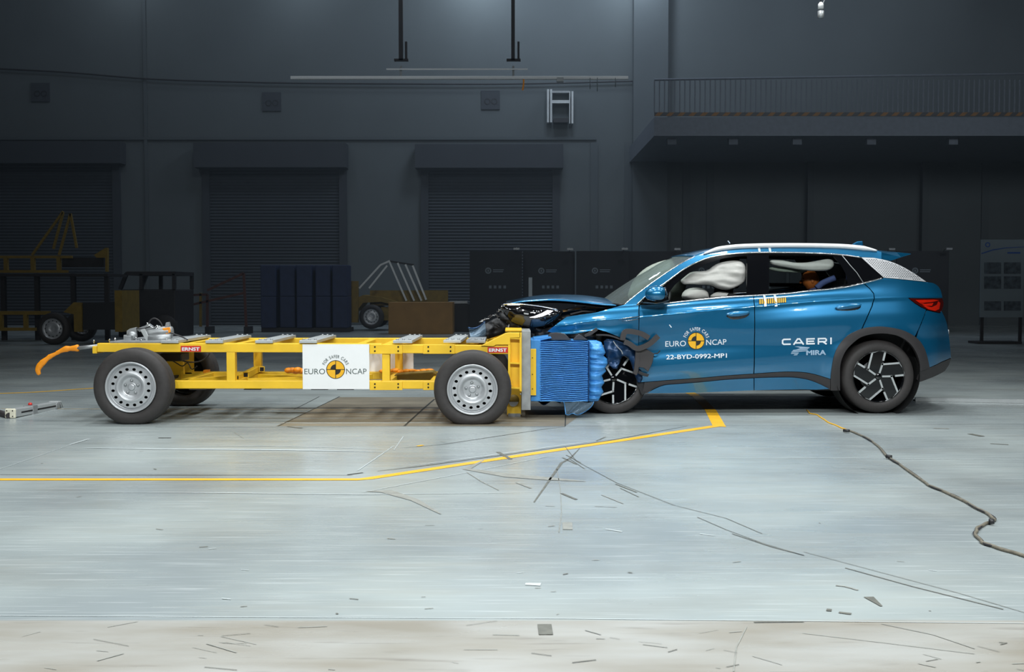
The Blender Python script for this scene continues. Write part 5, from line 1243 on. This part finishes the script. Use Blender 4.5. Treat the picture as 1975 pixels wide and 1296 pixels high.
inflate('crumpled_wing_inner', crt([(1164, 658), (1180, 654), (1205, 662), (1225, 676), (1236, 700), (1240, 730), (1230, 738), (1220, 710), (1212, 690), (1200, 688), (1190, 712), (1176, 705), (1170, 690)], 2, True), .82, .03, 'bluedark', car, amp=.05, fr=9, step=.02)
rb('silver_wing_edge', [(1183, 658), (1190, 668), (1198, 676), (1201, 683)], 1.6, .75, .01, 'steel')
MB().prism([P(x, y, .85) for x, y in ((1232, 700), (1242, 725), (1246, 758), (1238, 762), (1228, 740))], .85, .95).build('sill_end', M['hoodliner'], car)

# interior
def seat(x, y, s_, par):
    b = MB(); b.box(x - .25, x + .25, y - .24, y + .24, .38, .58); o = b.build('seat', M['inner'], car, bevel=.05)
    b = MB(); b.beam((x + .26, y, .5), (x + .42, y, 1.15), .46, .12, (1, 0, 0)); b.build('seat_back', M['inner'], o, bevel=.04)
    b = MB(); b.beam((x + .44, y, 1.2), (x + .48, y, 1.36), .25, .09, (1, 0, 0)); b.build('headrest', M['inner'], o, bevel=.03)
seat(1.75, 1.32, 1, car); seat(1.75, 2.14, 1, car)
b = MB(); b.box(2.55, 3.05, 1.08, 2.4, .38, .6); rs = b.build('rear_bench', M['inner'], car, bevel=.05)
MB().beam((3.08, YC, .55), (3.28, YC, 1.12), 1.3, .12, (1, 0, 0)).build('bench_back', M['inner'], rs, bevel=.04)
MB().box(.98, 1.32, 1.02, 2.45, .7, .98).build('dashboard', M['inner'], car, bevel=.06)
MB().prism([(1.1, 1.0), (1.35, 1.0), (1.3, 1.03), (1.12, 1.03)], 1.0, 2.4).build('dashboard_top', M['tan'], car)
sw = MB(); c = V((1.52, 1.32, 1.0)); sw.tube([c + V((.05 * math.sin(t) * .9, .18 * math.cos(t), .17 * math.sin(t))) for t in [2 * PI * k / 28 for k in range(29)]], .014, 8)
sw.build('steering_wheel', M['black'], car)
MB().box(2.0, 3.3, 1.12, 2.35, 1.545, 1.56).build('headliner', M['tan'], car)
inflate('curtain_airbag', crt([(1313, 541), (1322, 532), (1336, 524), (1362, 522), (1380, 510), (1400, 504), (1424, 503), (1436, 510), (1440, 527), (1436, 543), (1424, 552), (1405, 559), (1386, 557), (1370, 550), (1350, 549), (1330, 548), (1318, 548)], 3, True), 1.10, .075, 'airbag', car, amp=.05, fr=5.5, step=.014, aniso=(.7, 1.6))
inflate('steering_airbag', crt([(1316, 575), (1318, 563), (1330, 556), (1348, 555), (1362, 560), (1367, 570), (1364, 577), (1340, 581)], 3, True), 1.28, .12, 'airbag', car, amp=.01, fr=7, step=.016)
inflate('side_airbag', crt([(1370, 573), (1378, 565), (1392, 562), (1408, 566), (1414, 573), (1395, 577)], 3, True), 1.2, .06, 'airbag', car, amp=.01, fr=9, step=.016)
inflate('passenger_airbag', crt([(1214, 578), (1216, 552), (1232, 528), (1258, 510), (1296, 500), (1330, 510), (1322, 555), (1312, 582), (1260, 584)], 3, True), 2.0, .2, 'airbag2', car, amp=.03, fr=4, step=.03)
inflate('curtain_airbag', crt([(1486, 502), (1510, 502), (1530, 506), (1555, 506), (1580, 502), (1596, 499.5), (1606, 502), (1609, 509), (1605, 517), (1594, 522), (1570, 523), (1545, 521), (1515, 516), (1490, 511)], 3, True), 1.08, .035, 'airbag', car, amp=.012, fr=6, step=.014, aniso=(.4, 2.4))
inflate('curtain_airbag', crt([(1484, 516), (1500, 515), (1530, 519), (1556, 523), (1545, 526), (1510, 525), (1486, 521)], 3, True), 1.14, .02, 'airbag2', car, amp=.006, fr=6, step=.014)
MB().tube([P(1484, 549, 1.9), P(1546, 550, 1.9)], .02).build('far_window_rail', M['clad'], car)

# child dummy in the rear seat
d_ = P(1555, 540, 1.35)
D = empty('crash_test_dummy', (d_.x + .05, 1.35, .60), 'small orange crash test dummy in blue shirt seated in rear of car', 'crash dummy')
hd = MB(); hd.ball(d_ + V((.04, 0, 0)), .088, .075, .098, 24)
for v in hd.v:
    if v.x < d_.x and v.z < d_.z: v.x += .02 * (d_.z - v.z) / .1
hd.build('head', M['skin'], D)
MB().ball(d_ + V((-.055, 0, -.02)), .014, .014, .018, 10).build('nose', M['skin'], D)
for s_ in (-1, 1):
    MB().ball(d_ + V((-.035, s_ * .03, .015)), .008, .01, .008, 8).build('eye', M['hole'], D); MB().ball(d_ + V((.045, s_ * .074, -.01)), .016, .008, .024, 10).build('ear', M['skin'], D)
tb = MB(); tb.tube([d_ + V((.06, 0, -.08)), d_ + V((.075, 0, -.13)), d_ + V((.11, 0, -.18)), d_ + V((.14, 0, -.32)), (d_.x + .16, 1.35, .66)], [.04, .045, .11, .12, .11], 20); tb.build('torso', M['shirt'], D)
for s_ in (-1, 1):
    MB().tube([d_ + V((.11, s_ * .12, -.17)), d_ + V((.06, s_ * .16, -.26)), d_ + V((-.06, s_ * .13, -.33)), d_ + V((-.14, s_ * .08, -.34))], [.045, .04, .032, .022], 12).build('arm', M['shirt'], D)
    MB().tube([(d_.x + .14, 1.35 + s_ * .07, .68), (d_.x - .12, 1.35 + s_ * .08, .70), (d_.x - .2, 1.35 + s_ * .08, .66), (d_.x - .2, 1.35 + s_ * .08, .45)], [.07, .055, .05, .035], 12).build('leg', M['shirt'], D)
cs = empty('child_seat', (d_.x + .2, 1.35, .6), 'dark child seat with blue padded wing strapped on the rear bench of the car', 'child seat')
MB().box(d_.x - .05, d_.x + .3, 1.12, 1.58, .60, .655).build('seat_base', M['inner'], cs, bevel=.015)
MB().beam((d_.x + .30, 1.35, .66), (d_.x + .34, 1.35, 1.3), .44, .05, (1, 0, 0)).build('seat_shell', M['inner'], cs, bevel=.02)
MB().tube([P(x, y, 1.12) for x, y in crt([(1575, 556), (1585, 547), (1597, 541), (1610, 536)], 4)], [.03] * 13, 10).build('padded_wing', M['shirt'], cs)

# ------------------------------------------------------------------ loose things on the floor
cq = [G(x, y, .006) for x, y in crt([(1634, 830), (1652, 836), (1680, 850), (1692, 860), (1715, 883), (1740, 899), (1782, 930), (1800, 940), (1840, 957), (1870, 973), (1900, 989), (1917, 1001), (1912, 1007), (1893, 1014), (1883, 1024), (1882, 1032), (1892, 1044), (1905, 1051), (1940, 1062), (1990, 1078)], 5)]
e = empty('taped_cable', (cq[0].x, cq[0].y, 0), 'long grey-brown bundled cable snaking over the floor in front of the rear wheel', 'cable')
MB().tube([p + V((.004 * math.sin(i * .9), .004 * math.cos(i * 1.3), .002)) for i, p in enumerate(cq)], .0085, 7).build('grey_sheath', mat('grey_brown_sheath', (112, 106, 92), .6, noise_amt=.35, nscale=30), e)
MB().tube([p + V((.008 * math.sin(i * .5), .008 * math.cos(i * .5), .003)) for i, p in enumerate(cq)], .005, 6).build('dark_wire', M['bgdark'], e)
yc = [G(x, y, .005) for x, y in crt([(1556, 791), (1563, 797), (1578, 801), (1590, 810), (1606, 818), (1626, 826), (1634, 830)], 4)]
MB().tube([p + V((.006 * math.sin(i * 1.2), .006 * math.cos(i), 0)) for i, p in enumerate(yc)], .006, 6).build('yellow_wire', M['line'], e)
for x, y in ((1632, 830), (1912, 1005), (1714, 880)): MB().tube([G(x - 5, y, .02), G(x + 6, y + 1, .02)], [.014, .012], 8).build('black_tape_wrap', M['black'], e)
a, b = G(1765, 770, .02), G(2100, 776, .02)
e = empty('floor_rail', ((a.x + b.x) / 2, a.y, 0), 'thin pale metal rail lying along the floor behind the rear wheel', 'rail')
MB().beam(a, b, .06, .036).build('rail', M['alu'], e); MB().beam(a + V((0, .05, -.012)), b + V((0, .05, -.012)), .05, .012).build('rail_foot', M['bgdark'], e)
a, b = G(22, 797, .045), G(105, 782, .03)
e = empty('profile_bracket', (a.x, a.y, 0), 'grey aluminium profile with cream end plate lying on the floor at far left', 'bracket')
d = (b - a).normalized()
MB().beam(a, b, .085, .075).build('profile', M['alu'], e, bevel=.006)
r = d.cross(V((0, 0, 1))).normalized()
MB().beam(a + r * .043 + d * .1 + V((0, 0, .0)), b + r * .043 + V((0, 0, .0)), .004, .014).build('slot', M['hole'], e)
pl = MB().beam(a - d * .03, a + d * .0, .10, .09).build('end_plate', M['cream'], e, bevel=.012)
for i in (-1, 1):
    for j in (-1, 1): MB().bolt(a - d * .03 + r * i * .028 + V((0, 0, j * .026)), .006, .003, -d, 0, 8).build('screw', M['bgdark'], pl)
mid = a.lerp(b, .42)
MB().beam(mid - d * .04, mid + d * .05, .10, .09).build('clamp', M['steel'], e, bevel=.006)
MB().ball(mid + V((.0, 0, .055)), .02, .02, .016, 10).build('red_knob', M['red'], e)
MB().beam(b - d * .06, b + d * .01, .11, .06).build('end_block', M['steel'], e, bevel=.006)
for k in (0, .03): MB().beam(b + d * (.0 + k) + V((0, 0, .04)), b + d * (.05 + k) + V((0, 0, -.025)), .11, .008).build('fin', M['alu'], e)
a2 = G(-30, 789, .02); MB().tube([a2, a - d * .03 + V((0, 0, -.02))], .03, 10).build('dark_pipe', M['clad'], e)
for x, y, lb in ((1406, 467, 'tiny white plastic splinter above the car roof near the windscreen top'), (1293, 629, 'tiny white plastic splinter in front of the car front door')):
    q = P(x, y, .7 if y > 500 else 1.2); MB().beam(q + V((-.01, 0, .012)), q + V((.01, .005, -.012)), .006, .008).build('plastic_splinter', M['vinylw'], label=lb, cat='debris')



# thin haze hanging in the rear of the hall
hz = MB().box(-25.9, 29.9, 9.0, WALL - .6, 0.01, 13.9)
hm = bpy.data.materials.new('thin_hall_haze'); hm.use_nodes = True; nt = hm.node_tree; nt.nodes.remove(nt.nodes['Principled BSDF'])
vs_ = nt.nodes.new('ShaderNodeVolumeScatter'); vs_.inputs['Density'].default_value = 0.0075; vs_.inputs['Color'].default_value = (0.8, 0.92, 1, 1); vs_.inputs['Anisotropy'].default_value = 0.2
nt.links.new(vs_.outputs[0], nt.nodes['Material Output'].inputs['Volume'])
hz.build('haze', hm, label='thin bluish haze hanging in the dark rear of the hall', cat='haze', kind='stuff')
